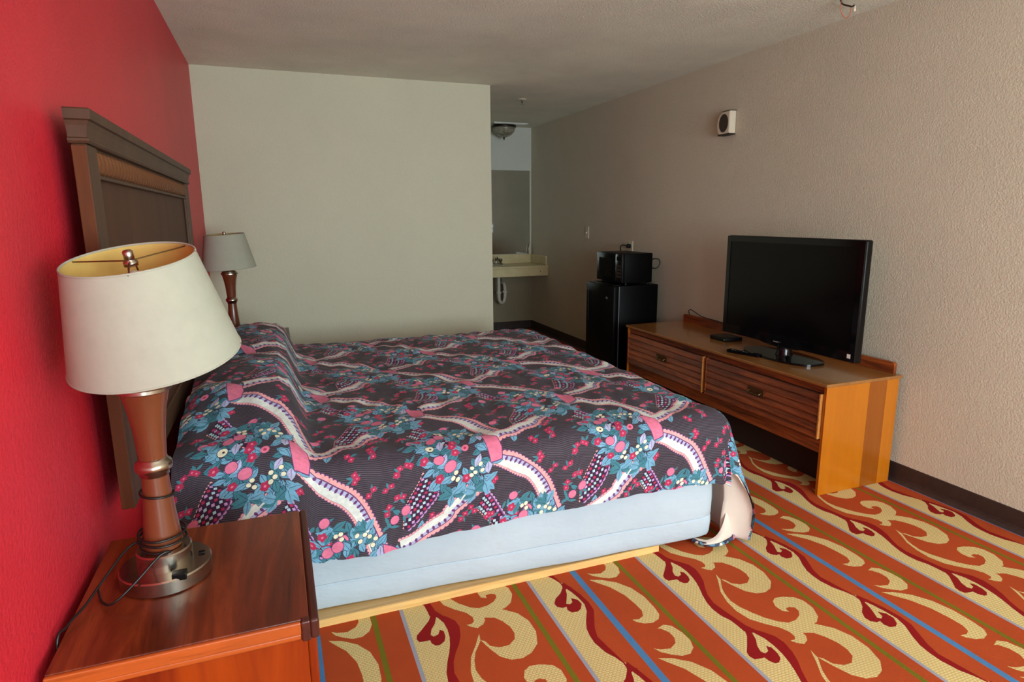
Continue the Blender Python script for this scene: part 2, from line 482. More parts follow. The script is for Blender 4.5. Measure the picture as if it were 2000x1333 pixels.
CP = {
'band1_r': [(1.866,1.992),(1.892,1.967),(1.914,1.943),(1.935,1.912),(1.94,1.875),(1.931,1.831),(1.915,1.791),(1.892,1.752),(1.874,1.713),(1.863,1.665),(1.867,1.627),(1.873,1.586),(1.879,1.547),(1.883,1.52),(1.903,1.479)],
'band1_l': [(1.856,1.969),(1.881,1.951),(1.894,1.915),(1.897,1.874),(1.893,1.833),(1.884,1.795),(1.872,1.76),(1.855,1.72),(1.84,1.674),(1.835,1.636),(1.838,1.597),(1.852,1.561),(1.855,1.53),(1.856,1.497),(1.872,1.482)],
'heart1': [(1.864,1.981),(1.848,1.946),(1.814,1.907),(1.791,1.882),(1.786,1.863),(1.792,1.846),(1.814,1.843),(1.828,1.842),(1.829,1.825),(1.839,1.809),(1.853,1.807),(1.872,1.82),(1.881,1.842),(1.883,1.871),(1.872,1.884),(1.861,1.862),(1.844,1.856),(1.836,1.868),(1.845,1.895),(1.864,1.922),(1.877,1.957),(1.883,1.978)],
'stem': [(1.992,1.815),(1.986,1.78),(1.952,1.729),(1.938,1.695),(1.929,1.654),(1.935,1.612),(1.953,1.569),(1.974,1.53),(2.005,1.494),(2.033,1.477),(2.067,1.48),(2.098,1.495),(2.116,1.516),(2.118,1.536),(2.101,1.546),(2.082,1.543),(2.08,1.524),(2.061,1.537),(2.058,1.567),(2.071,1.594),(2.094,1.608),(2.128,1.602),(2.164,1.584),(2.179,1.556),(2.178,1.513),(2.155,1.466),(2.125,1.444),(2.096,1.439),(2.058,1.441),(2.036,1.424),(2.034,1.403),(2.021,1.384),(1.996,1.372),(1.978,1.385),(1.966,1.402),(1.984,1.401),(1.996,1.412),(1.998,1.436),(1.984,1.467),(1.949,1.503),(1.919,1.542),(1.907,1.597),(1.913,1.653),(1.932,1.713),(1.964,1.764)],
'leaf': [(2.05,1.945),(2.076,1.935),(2.114,1.911),(2.155,1.871),(2.177,1.817),(2.178,1.755),(2.158,1.696),(2.123,1.662),(2.087,1.649),(2.05,1.655),(2.021,1.682),(2.004,1.724),(1.992,1.761),(1.987,1.781),(1.999,1.771),(2.008,1.742),(2.035,1.724),(2.067,1.723),(2.096,1.745),(2.106,1.775),(2.104,1.81),(2.09,1.847),(2.07,1.877),(2.035,1.891),(2.022,1.91)],
'crescent': [(2.492,1.964),(2.535,1.947),(2.582,1.91),(2.616,1.857),(2.632,1.79),(2.631,1.723),(2.624,1.68),(2.607,1.659),(2.576,1.649),(2.547,1.656),(2.525,1.674),(2.519,1.689),(2.543,1.684),(2.565,1.694),(2.578,1.721),(2.577,1.764),(2.569,1.825),(2.543,1.891),(2.511,1.935)],
'small': [(2.573,1.616),(2.604,1.627),(2.628,1.611),(2.641,1.568),(2.642,1.526),(2.629,1.491),(2.602,1.47),(2.571,1.471),(2.542,1.489),(2.517,1.511),(2.505,1.535),(2.525,1.522),(2.557,1.515),(2.587,1.531),(2.6,1.555),(2.6,1.584),(2.585,1.611)],
'band2_r': [(2.39,1.986),(2.404,1.941),(2.417,1.89),(2.423,1.834),(2.419,1.788),(2.396,1.742),(2.374,1.698),(2.361,1.653),(2.369,1.597),(2.377,1.543),(2.383,1.499),(2.407,1.472)],
'band2_l': [(2.376,1.97),(2.381,1.95),(2.392,1.915),(2.4,1.872),(2.403,1.832),(2.391,1.79),(2.365,1.746),(2.346,1.705),(2.339,1.67),(2.337,1.629),(2.348,1.577),(2.366,1.543),(2.376,1.513),(2.374,1.477),(2.379,1.467)],
'heart2': [(2.376,1.491),(2.37,1.478),(2.349,1.451),(2.319,1.428),(2.301,1.401),(2.303,1.38),(2.319,1.367),(2.335,1.368),(2.33,1.35),(2.338,1.331),(2.361,1.328),(2.378,1.338),(2.395,1.364),(2.392,1.392),(2.373,1.41),(2.367,1.385),(2.352,1.377),(2.342,1.385),(2.357,1.413),(2.369,1.436),(2.378,1.464),(2.383,1.48)],
}
TX, TY, BLUE0 = 0.985, 0.473, 0.486
# the repeat units, moved so that the blue stripe lies at x = 0
def shift(p, dx, dy=0.0): return [(x-dx, y-dy) for x, y in p]
b1 = BLUE0 + TX      # blue stripe left of the traced scroll column
b2 = BLUE0 + 2*TX
unit = []
def band_poly(r, l): return r + list(reversed(l))
def strip_cream(x0, r):
    return [(x0, r[0][1]+0.004)] + [(x, y) for x, y in r] + [(x0, r[-1][1]-0.004)]
r1 = shift(CP['band1_r'], b1); l1 = shift(CP['band1_l'], b1)
r2b = shift(CP['band2_r'], b2-TX); l2b = shift(CP['band2_l'], b2-TX)
def mid(r, l):
    """centre line of a band: sample both edges on common y"""
    ys = np.linspace(max(r[0][1], l[0][1]), min(r[-1][1], l[-1][1]), 14)
    rx = np.interp(-ys, [-p[1] for p in r], [p[0] for p in r]); lx = np.interp(-ys, [-p[1] for p in l], [p[0] for p in l])
    return [(float((a+b)/2), float(y)) for a, b, y in zip(rx, lx, ys)]
unit.append((CREAM, strip_cream(0.300, mid(r1, l1))))
unit.append((CREAM, strip_cream(0.796, mid(r2b, l2b))))
unit.append((REDC, band_poly(r1, l1)))
unit.append((REDC, band_poly(r2b, l2b)))
unit.append((REDC, shift(CP['heart1'], b1)))
unit.append((REDC, shift(CP['heart2'], b2-TX, -TY)))
unit.append((CREAM, shift(CP['stem'], b1)))
unit.append((CREAM, shift(CP['leaf'], b1)))
unit.append((CREAM, shift(CP['crescent'], b2)))
unit.append((CREAM, shift(CP['small'], b2)))
def build_floor():
    X0, X1, Y0, Y1 = -0.0, W, YF-0.12, DB
    polys = []
    def add(k, poly):
        polys.append((k, [p for i, p in enumerate(poly) if (Vector(p)-Vector(poly[i-1])).length > 1e-4]))
    add(ORANGE, [(X0, Y0), (X1, Y0), (X1, Y1), (X0, Y1)])
    y_pattern0, y_pattern1 = -2.6, 7.4
    for i in range(-1, 4):
        ox = BLUE0 + i*TX
        for k, pl in unit:
            xs = [p[0]+ox for p in pl]
            if max(xs) < X0+0.002 or min(xs) > X1-0.002: continue
            j0 = math.floor((y_pattern0-1.5)/TY); j1 = math.ceil((y_pattern1-1.5)/TY)
            for j in range(j0, j1):
                add(k, [(x+ox, y+j*TY) for x, y in pl])
        for cx, hw, k in ((0.0, 0.0125, BLUEC), (0.197, 0.009, GREENC), (0.296, 0.0065, GREYC), (0.733, 0.009, GREENC), (0.793, 0.0065, GREYC)):
            a, b_ = ox+cx-hw, ox+cx+hw
            if b_ <= X0+0.001 or a >= X1-0.001: continue
            add(k, [(max(a, X0), Y0), (min(b_, X1), Y0), (min(b_, X1), Y1), (max(a, X0), Y1)])
    V, F, K = paint_cut(polys, [], 1e-5)
    ok = K >= 0
    pv = np.column_stack([V, np.zeros(len(V))]).tolist(); pf = F[ok].tolist(); pm = K[ok]
    me = bpy.data.meshes.new('floor')
    me.from_pydata(pv, [], pf)
    for mt in carpet_mats: me.materials.append(mt)
    me.polygons.foreach_set('material_index', pm)
    o = bpy.data.objects.new('floor', me); COL.objects.link(o)
    o['kind'] = 'structure'
    sol = o.modifiers.new('thickness', 'SOLIDIFY'); sol.thickness = 0.02; sol.offset = -1
    return o
build_floor()

# ------------------------------------------------------------------ bed: platform, box spring in a white sheet, mattress
bed = thing('bed', (1.1, 3.08, 0), 'king bed base wrapped in a white sheet on a low pine platform', 'bed')
obj('platform', prism([(0.14, 2.053), (1.885, 2.053), (1.98, 2.30), (1.98, 4.08), (0.14, 4.10)], 'z', 0.0, 0.026), 'ply', bed, label='raw pine platform board on the carpet')
obj('platform_edge', prism([(0.14, 2.045), (1.880, 2.045), (1.885, 2.0525), (0.14, 2.0525)], 'z', 0.0, 0.028), 'ply_edge', bed)
def box_spring():
    bm = bmesh.new()
    base = [(0.12, 2.115), (2.155, 2.016), (2.158, 4.05), (0.12, 4.10)]
    nu = 40
    prof = [(0.032, 0.012), (0.045, 0.003), (0.09, 0.0), (0.118, 0.002), (0.124, 0.008), (0.130, 0.001), (0.2, -0.004), (0.28, -0.002), (0.315, 0.004), (0.33, 0.02)]
    c = Vector((1.13, 3.07))
    loop = []
    for i in range(4):
        a = Vector(base[i]); b = Vector(base[(i+1) % 4]); pv = Vector(base[i-1])
        for k in range(nu):
            t = (k+0.5)/nu
            p = a.lerp(b, t); loop.append((p, (b-a).normalized()))
    # round the corners
    pts = [p for p, _ in loop]
    for _ in range(2):
        pts = [(pts[i-1]+2*pts[i]+pts[(i+1) % len(pts)])/4 for i in range(len(pts))]
    rings = []
    for z, ins in prof:
        ring = []
        for p, (_, t) in zip(pts, loop):
            n = Vector((t.y, -t.x))
            wob = 0.0025*math.sin(p.x*7+z*20)+0.002*math.sin(p.x*17+p.y*5)
            ring.append(bm.verts.new((p.x-n.x*(ins+wob), p.y-n.y*(ins+wob), z)))
        rings.append(ring)
    for A, B in zip(rings, rings[1:]):
        for i in range(len(A)): bm.faces.new((A[i], A[(i+1) % len(A)], B[(i+1) % len(A)], B[i]))
    bm.faces.new(list(reversed(rings[0]))); bm.faces.new(rings[-1])
    return bm
obj('box_spring', box_spring(), 'sheet', bed, smooth='auto', label='white sheet pulled tight over the box spring')
obj('mattress', box((0.13, 2.13, 0.334), (2.11, 4.09, 0.575), 0.055, 4), 'sheet', bed, smooth=True)

# ------------------------------------------------------------------ bedspread: printed cloth, every printed shape its own facets
def cloth_mat(name, c, stripe=0.0):
    mt, nt, N, L, b = nodes_of(name)
    uv = nt.nodes.new('ShaderNodeUVMap'); uv.uv_map = 'cloth'
    f = noise(nt, uv.outputs[0], 60, 4, 0.6)
    col = ramp(nt, f, [(0.3, shade(c, 0.86)), (0.7, shade(c, 1.14))])
    w = nt.nodes.new('ShaderNodeTexWave'); w.bands_direction = 'Y'; w.inputs['Scale'].default_value = 48
    w.inputs['Distortion'].default_value = 0.6; w.inputs['Detail'].default_value = 1
    L.new(uv.outputs[0], w.inputs['Vector'])
    if stripe:
        col = mix(nt, col, S(128, 112, 128), ramp(nt, w.outputs[1], [(0.55, (0, 0, 0, 1)), (0.95, (stripe, stripe, stripe, 1))]))
    L.new(col, b.inputs['Base Color'])
    b.inputs['Roughness'].default_value = 0.7
    b.inputs['Specular IOR Level'].default_value = 0.25
    b.inputs['Sheen Weight'].default_value = 0.05
    q = noise(nt, uv.outputs[0], 16, 3, 0.5)
    bump(nt, q, 0.35, 0.02, b)
    return mt
(BASE, PINK, PEACH, WHITE, LILAC, PURPLE, TEAL, BLUE, NAVY, RED, BERRY, PLUM, LAV, PALE) = range(14)
cloth_mats = [cloth_mat('cloth_dark_plum_stripe', S(50, 44, 52), 0.40), cloth_mat('cloth_pink', S(222, 118, 148)), cloth_mat('cloth_peach', S(232, 164, 164)),
              cloth_mat('cloth_white', S(218, 222, 216)), cloth_mat('cloth_pale_lilac', S(176, 178, 212)), cloth_mat('cloth_purple', S(104, 58, 112)),
              cloth_mat('cloth_teal', S(66, 124, 138)), cloth_mat('cloth_blue', S(112, 164, 192)), cloth_mat('cloth_navy', S(40, 52, 78)),
              cloth_mat('cloth_red', S(178, 46, 84)), cloth_mat('cloth_cream_berry', S(232, 226, 196)), cloth_mat('cloth_plum', S(58, 28, 58)),
              cloth_mat('cloth_lavender', S(196, 150, 200)), cloth_mat('cloth_pale_aqua', S(176, 208, 216))]
PU, PV = 0.665, 0.74
OFFB = (0.37, 0.37)
def E2T(x, y):
    """photo-trace coordinates of the motif -> cloth metres (v grows towards the near hem)"""
    a, b = x-830.0, y-350.0
    det = 1676*798 - (-203)*(-346)
    u = (a*798 - (-203)*b)/det; v = (1676*b - (-346)*a)/det
    return (u*0.665, v*0.37)
def motif():
    rnd = random.Random(3)
    out = []
    def add(k, pl): out.append((k, pl))
    def disc(k, c, r, n=10, ry=None, rot=0.0):
        ry = ry or r; ca, sa = math.cos(rot), math.sin(rot)
        add(k, [(c[0]+r*math.cos(t)*ca-ry*math.sin(t)*sa, c[1]+r*math.cos(t)*sa+ry*math.sin(t)*ca) for t in [2*PI*i/n for i in range(n)]])
    def leaf(k, c, ang, ln, wd, vein=None):
        ca, sa = math.cos(ang), math.sin(ang)
        sh = [(0, 0), (0.2, 0.62), (0.45, 1), (0.72, 0.7), (1, 0), (0.72, -0.7), (0.45, -1), (0.2, -0.62)]
        add(k, [(c[0]+a*ln*ca-b*wd*sa, c[1]+a*ln*sa+b*wd*ca) for a, b in sh])
        if vein is not None:
            v = [(0.1, 0.08), (0.85, 0.03), (0.85, -0.03), (0.1, -0.08)]
            add(vein, [(c[0]+a*ln*ca-b*wd*sa, c[1]+a*ln*sa+b*wd*ca) for a, b in v])
    def spray(c, n=3, r=0.02):
        for i in range(4):
            leaf(TEAL, c, rnd.uniform(0, 2*PI), rnd.uniform(0.02, 0.034), 0.0045)
        for i in range(n):
            a = rnd.uniform(0, 2*PI); p = (c[0]+r*0.6*math.cos(a), c[1]+r*0.6*math.sin(a))
            for j in range(4):
                t = j*PI/2+a
                disc(RED, (p[0]+0.0062*math.cos(t), p[1]+0.0062*math.sin(t)), 0.0058, 6)
            disc(PINK, p, 0.0035, 5)
    def cat(pts, n=6):
        return [(p.x, p.y) for p in [Vector((v[0], v[1])) for v in smooth_path([(a, b, 0) for a, b in pts], n)]]
    def offset(line, d):
        o = []
        for i, p in enumerate(line):
            a = line[max(i-1, 0)]; b = line[min(i+1, len(line)-1)]
            tx, ty = b[0]-a[0], b[1]-a[1]; l = math.hypot(tx, ty) or 1
            o.append((p[0]-ty/l*d, p[1]+tx/l*d))
        return o
    def walk(line, step):
        o, acc = [line[0]], 0.0
        for a, b in zip(line, line[1:]):
            l = math.hypot(b[0]-a[0], b[1]-a[1]); t = step-acc
            while t <= l:
                o.append((a[0]+(b[0]-a[0])*t/l, a[1]+(b[1]-a[1])*t/l)); t += step
            acc = (acc+l) % step
        return o
    def ribbon(ctrl, w, side):
        c = cat(ctrl, 7)
        def lane(a, b): return offset(c, a) + list(reversed(offset(c, b)))
        for p in walk(offset(c, side*(w+0.011)), 0.0165): disc(PURPLE, p, 0.0105, 8)
        for p in walk(offset(c, -side*(w+0.004)), 0.0125): disc(PURPLE, p, 0.0078, 8)
        for p in walk(offset(c, side*(w+0.010)), 0.0165): disc(PEACH, p, 0.0088, 8)
        for p in walk(offset(c, -side*(w+0.003)), 0.0125): disc(PEACH, p, 0.0062, 8)
        add(PEACH, lane(side*(w+0.011), -side*(w+0.003)))
        add(PURPLE, lane(side*(w+0.0035), -side*(w+0.0008)))
        add(WHITE, lane(side*w, -side*w))
        add(LILAC, lane(side*w*0.98, side*w*0.35))
        ln = offset(c, side*w*0.62); pts = walk(ln, 0.0215)
        for a, b in zip(pts, pts[1:]):
            ang = math.atan2(b[1]-a[1], b[0]-a[0])
            disc(PURPLE, ((a[0]+b[0])/2, (a[1]+b[1])/2), 0.0052, 7, 0.0085, ang)
    def lattice(edge_a, edge_b, k_a, k_b):
        """leaf of trellis between two edges (point lists of equal direction)"""
        A = cat(edge_a, 6); B = cat(edge_b, 6)
        for p in walk(A, 0.0165): disc(k_a, p, 0.0085, 8)
        for p in walk(B, 0.0125): disc(k_b, p, 0.0045, 6)
        add(PLUM, A + list(reversed(B)))
        n = len(A)
        ia = walk(A, 0.0001) if False else A
        L_ = sum(math.hypot(A[i+1][0]-A[i][0], A[i+1][1]-A[i][1]) for i in range(n-1))
        rows = max(int(L_/0.0155), 3)
        for r in range(1, rows):
            t = r/rows*(n-1); i = min(int(t), n-2); f = t-i
            pa = (A[i][0]*(1-f)+A[i+1][0]*f, A[i][1]*(1-f)+A[i+1][1]*f)
            pb = (B[min(i, len(B)-2)][0]*(1-f)+B[min(i+1, len(B)-1)][0]*f, B[min(i, len(B)-2)][1]*(1-f)+B[min(i+1, len(B)-1)][1]*f)
            wd = math.hypot(pb[0]-pa[0], pb[1]-pa[1]); m_ = int(wd/0.0155)
            ang = math.atan2(pb[1]-pa[1], pb[0]-pa[0])
            for q in range(1, m_+1):
                g = (q-0.5)/m_ if m_ else 0.5
                if g < 0.1: g = 0.1
                disc((PALE, RED, PALE, LAV)[(q+r*2) % 4], (pa[0]+(pb[0]-pa[0])*g, pa[1]+(pb[1]-pa[1])*g), 0.0066, 4, None, ang)
        add(PURPLE, offset(A, 0.0015)+list(reversed(offset(A, -0.0022))))
    T = E2T
    # ---- trellis leaves
    lattice([T(735, 700), T(800, 760), T(880, 860), T(960, 940), T(1045, 1040)], [T(650, 850), T(720, 905), T(790, 955), T(870, 1010), T(1040, 1045)], LAV, PEACH)
    lattice([T(300, 710), T(285, 790), T(210, 890), T(120, 980), T(20, 1060)], [T(165, 640), T(110, 740), T(50, 840), T(5, 920), T(-10, 1050)], LAV, PEACH)
    # ---- scattered sprays
    for p in ((1240, 240), (1250, 390), (1400, 470), (1545, 430), (1545, 590), (1410, 190), (1640, 500), (800, 610), (1000, 880), (270, 950), (265, 1025), (-40, 640), (-120, 260), (-250, 480), (-200, 330), (60, 560), (40, 300)):
        spray(T(*p), rnd.choice((2, 3)))
    for p, q in (((1000, 720), 0.017), ((1145, 825), 0.019), ((640, 1020), 0.017), ((860, 45), 0.015), ((960, -30), 0.016)):
        c = T(*p)
        for i in range(5): leaf(TEAL, (c[0]+rnd.uniform(-.03, .01), c[1]+rnd.uniform(0, .03)), rnd.uniform(0, 2*PI), 0.032, 0.0055)
        disc(PURPLE, c, q*1.12, 10); disc(PINK, c, q, 10)
    for p in ((130, 1090), (1580, 940), (700, 700)):
        leaf(BLUE, T(*p), -PI/2, 0.05, 0.014, NAVY)
    # ---- ribbons
    ribbon([T(*p) for p in ((850, 448), (960, 462), (1080, 500), (1190, 532), (1275, 605), (1345, 720), (1400, 820), (1450, 925))], 0.019, -1)
    up = [T(850, 448), T(960, 462), T(1080, 500), T(1190, 532), T(1275, 605), T(1345, 720)]
    e = T(845+830-841+0, 0)
    mir = [(a, -b) for a, b in up[:4]] + [(0.178, -0.150), (0.222, -0.198), (0.262, -0.236)]
    ribbon(mir, 0.019, 1)
    # ---- bouquet left of the pink sash end
    cx, cy = T(560, 420)
    for i in range(150):
        a = rnd.uniform(0, 2*PI); r = math.sqrt(rnd.random())
        ex, ey = 310*r*math.cos(a), 290*r*math.sin(a)
        p = T(480+ex, 440+ey)
        ang = math.atan2(p[1]-cy, p[0]-cx)+rnd.uniform(-0.9, 0.9)
        k = rnd.choice((TEAL, TEAL, BLUE, BLUE, BLUE))
        leaf(NAVY, p, ang, 0.048, 0.0135)
        leaf(k, (p[0]+0.0018*math.cos(ang), p[1]+0.0018*math.sin(ang)), ang, 0.044, 0.0115, NAVY)
    for p, n in (((430, 760), 6), ((650, 720), 7), ((330, 160), 6), ((610, 150), 7), ((140, 440), 5), ((730, 640), 5)):
        c = T(*p)
        for i in range(n): leaf(rnd.choice((TEAL, BLUE)), c, rnd.uniform(0, 2*PI), 0.052, 0.0125, NAVY)
    for p in ((165, 330), (250, 215), (470, 350), (450, 400), (470, 455), (185, 560), (315, 670), (560, 640)):
        c = T(*p)
        for j in range(5): disc(RED, (c[0]+0.009*math.cos(j*1.256), c[1]+0.009*math.sin(j*1.256)), 0.0078, 7)
        disc(PINK, c, 0.0045, 6)
    for p in ((355, 350), (385, 470), (730, 235), (765, 480), (700, 430)):
        leaf(LILAC, T(*p), PI/2+rnd.uniform(-.4, .4), 0.045, 0.013, PURPLE)
    for p, r in (((290, 325), 0.0185), ((372, 270), 0.019), ((315, 530), 0.0185), ((415, 568), 0.0215)):
        disc(PURPLE, T(*p), r*1.12, 12); disc(PINK, T(*p), r, 12)
    c = T(250, 432); disc(NAVY, c, 0.0175, 12); disc(BERRY, c, 0.0155, 12); disc(PLUM, (c[0]+0.003, c[1]), 0.0045, 6)
    c = T(570, 385); disc(PINK, c, 0.014, 10); disc(RED, c, 0.006, 6)
    for p in ((360, 195), (400, 175), (405, 210), (535, 185), (560, 225), (600, 175), (665, 235), (690, 185), (640, 180), (610, 550), (690, 500), (605, 610), (640, 575), (465, 610), (438, 650), (480, 655), (705, 545)):
        disc(NAVY, T(*p), 0.0098, 8); disc(BERRY, T(*p), 0.0082, 8)
    # ---- the sash end
    sash = [T(755, 225), T(825, 240), T(890, 265), T(908, 345), T(895, 430), T(845, 462), T(790, 487), T(768, 350)]
    g = (sum(p[0] for p in sash)/8, sum(p[1] for p in sash)/8)
    add(PURPLE, [(g[0]+(a-g[0])*1.10, g[1]+(b-g[1])*1.07) for a, b in sash])
    add(PINK, sash)
    return out
def cloth_cell():
    polys, verts = [], []
    def add(k, poly):
        q = []
        for p in poly:
            if not q or math.hypot(p[0]-q[-1][0], p[1]-q[-1][1]) > 2e-4: q.append(p)
        if len(q) >= 3: polys.append((k, q))
    add(BASE, [(0, 0), (PU, 0), (PU, PV), (0, PV)])
    mt = motif()
    for k, pl in mt:
        pl = [(x, -y) for x, y in pl]     # +v towards the far side
        for ox, oy in ((0, 0), OFFB):
            for i in (-2, -1, 0, 1, 2):
                for j in (-2, -1, 0, 1, 2):
                    sx, sy = ox+i*PU, oy+j*PV
                    xs = [p[0]+sx for p in pl]; ys = [p[1]+sy for p in pl]
                    if max(xs) < -1e-3 or min(xs) > PU+1e-3 or max(ys) < -1e-3 or min(ys) > PV+1e-3: continue
                    add(k, [(x+sx, y+sy) for x, y in pl])
    g = 0.0175
    for i in range(1, int(PU/g)):
        for j in range(1, int(PV/g)):
            verts.append(Vector((i*PU/int(PU/g)+random.uniform(-.002, .002), j*PV/int(PV/g)+random.uniform(-.002, .002))))
    nu_, nv_ = int(PU/g), int(PV/g)
    for i in range(1, nu_):
        verts.append(Vector((i*PU/nu_, 0))); verts.append(Vector((i*PU/nu_, PV)))
    for j in range(1, nv_):
        verts.append(Vector((0, j*PV/nv_))); verts.append(Vector((PU, j*PV/nv_)))
    V, F, K = paint_cut(polys, verts, 2e-5)
    C = V[F].mean(1)
    ok = (K >= 0) & (C[:, 0] > 0) & (C[:, 0] < PU) & (C[:, 1] > 0) & (C[:, 1] < PV)
    F, K = F[ok], K[ok]
    used, inv = np.unique(F, return_inverse=True)
    return V[used], inv.reshape(F.shape), K

def sstep(a, b, x):
    t = np.clip((x-a)/(b-a), 0, 1); return t*t*(3-2*t)
CX1, CY0, CY1, CR = 2.10, 2.14, 4.12, 0.09
def wrinkle(x, y):
    w = 0.0050*np.sin(9.1*x+2.3*np.sin(5.1*y)+1.0)*np.sin(17*y+1.7*np.sin(4*x))
    w += 0.0030*np.sin(31*y+3*np.sin(7*x)+2*np.sin(3.3*y))*(0.6+0.4*np.sin(6*x+1))
    w += 0.0042*np.sin(56*x+4*np.sin(6*y))*np.sin(7*y+2*x+0.6)
    w += 0.0022*np.sin(23*x+11*y+2*np.sin(13*y))
    return w
def pillow_bump(x, y):
    prof = np.interp(x, [0.0, 0.10, 0.16, 0.24, 0.36, 0.43, 0.47, 0.50, 0.525, 0.56], [0.09, 0.115, 0.155, 0.178, 0.182, 0.172, 0.135, 0.06, 0.008, 0.0])
    ends = 0.42+0.58*sstep(2.12, 2.55, y)
    ends = ends*(1-0.12*np.exp(-((y-3.12)/0.10)**2))*(1-0.12*sstep(3.85, 4.15, y))
    return prof*ends
def near_hem(x):
    return np.interp(x, [0.0, 0.45, 0.55, 0.70, 0.90, 1.14, 1.43, 1.75, 1.95, 2.1], [0.46, 0.435, 0.385, 0.398, 0.378, 0.355, 0.343, 0.338, 0.335, 0.345])
def drape(px, py, inset=0.0):
    """flat cloth position -> place on the bed; returns xyz and how far past the hem it lies"""
    dx = np.maximum(px-CX1, 0); dn = np.maximum(CY0-py, 0); df = np.maximum(py-CY1, 0)
    dy = dn+df
    d = np.hypot(dx, dy)
    safe = np.where(d > 1e-9, d, 1)
    nx = dx/safe; ny = np.where(dn > 0, -dn, df)/safe
    th = np.degrees(np.arctan2(dx, np.maximum(dy, 1e-9)))
    th = np.where(dx <= 0, 0, th)
    side = np.where(df > 0, 0.40, near_hem(px))
    L = side + (0.72-side)*sstep(47, 72, th) + 0.02*np.sin(th/90*PI*3)*sstep(5, 40, th)
    over = d-L
    d = np.minimum(d, L)
    arc = CR*PI/2
    fl = 0.05 + 0.17*sstep(20, 55, th)*(1-0.8*sstep(62, 88, th))
    a = np.minimum(d, arc)/CR
    rest = np.maximum(d-arc, 0)
    out = CR*np.sin(a)+fl*rest
    drop = CR*(1-np.cos(a))+np.sqrt(1-fl**2)*rest
    fold = sstep(0.06, 0.40, d)
    out = out + fold*(0.010*np.sin(px*13.0+1.2*np.sin(px*5))*(dn > 0) + 0.012*np.sin(py*12)*(dx > 0)*(th > 80) + 0.030*np.sin(th/90*PI*4)*(th > 15)*(th < 88))
    cx = np.minimum(px, CX1); cy = np.clip(py, CY0, CY1)
    out = out - inset*np.sin(a) - 0
    x = cx+nx*out; y = cy+ny*out
    crown = 0.012*np.minimum(1, np.minimum(CX1+0.05-cx, np.minimum(cy-CY0+0.05, CY1-cy+0.05))/0.3)
    z = 0.600+crown+pillow_bump(cx, cy)+wrinkle(px, py)*(1-0.4*fold)-drop-inset*np.cos(a)
    z = np.maximum(z, 0.014)
    y = y - 0.045*(x-0.12)*np.clip((4.1-y)/2.0, 0, 1)
    return np.stack([x, y, z], 1), over
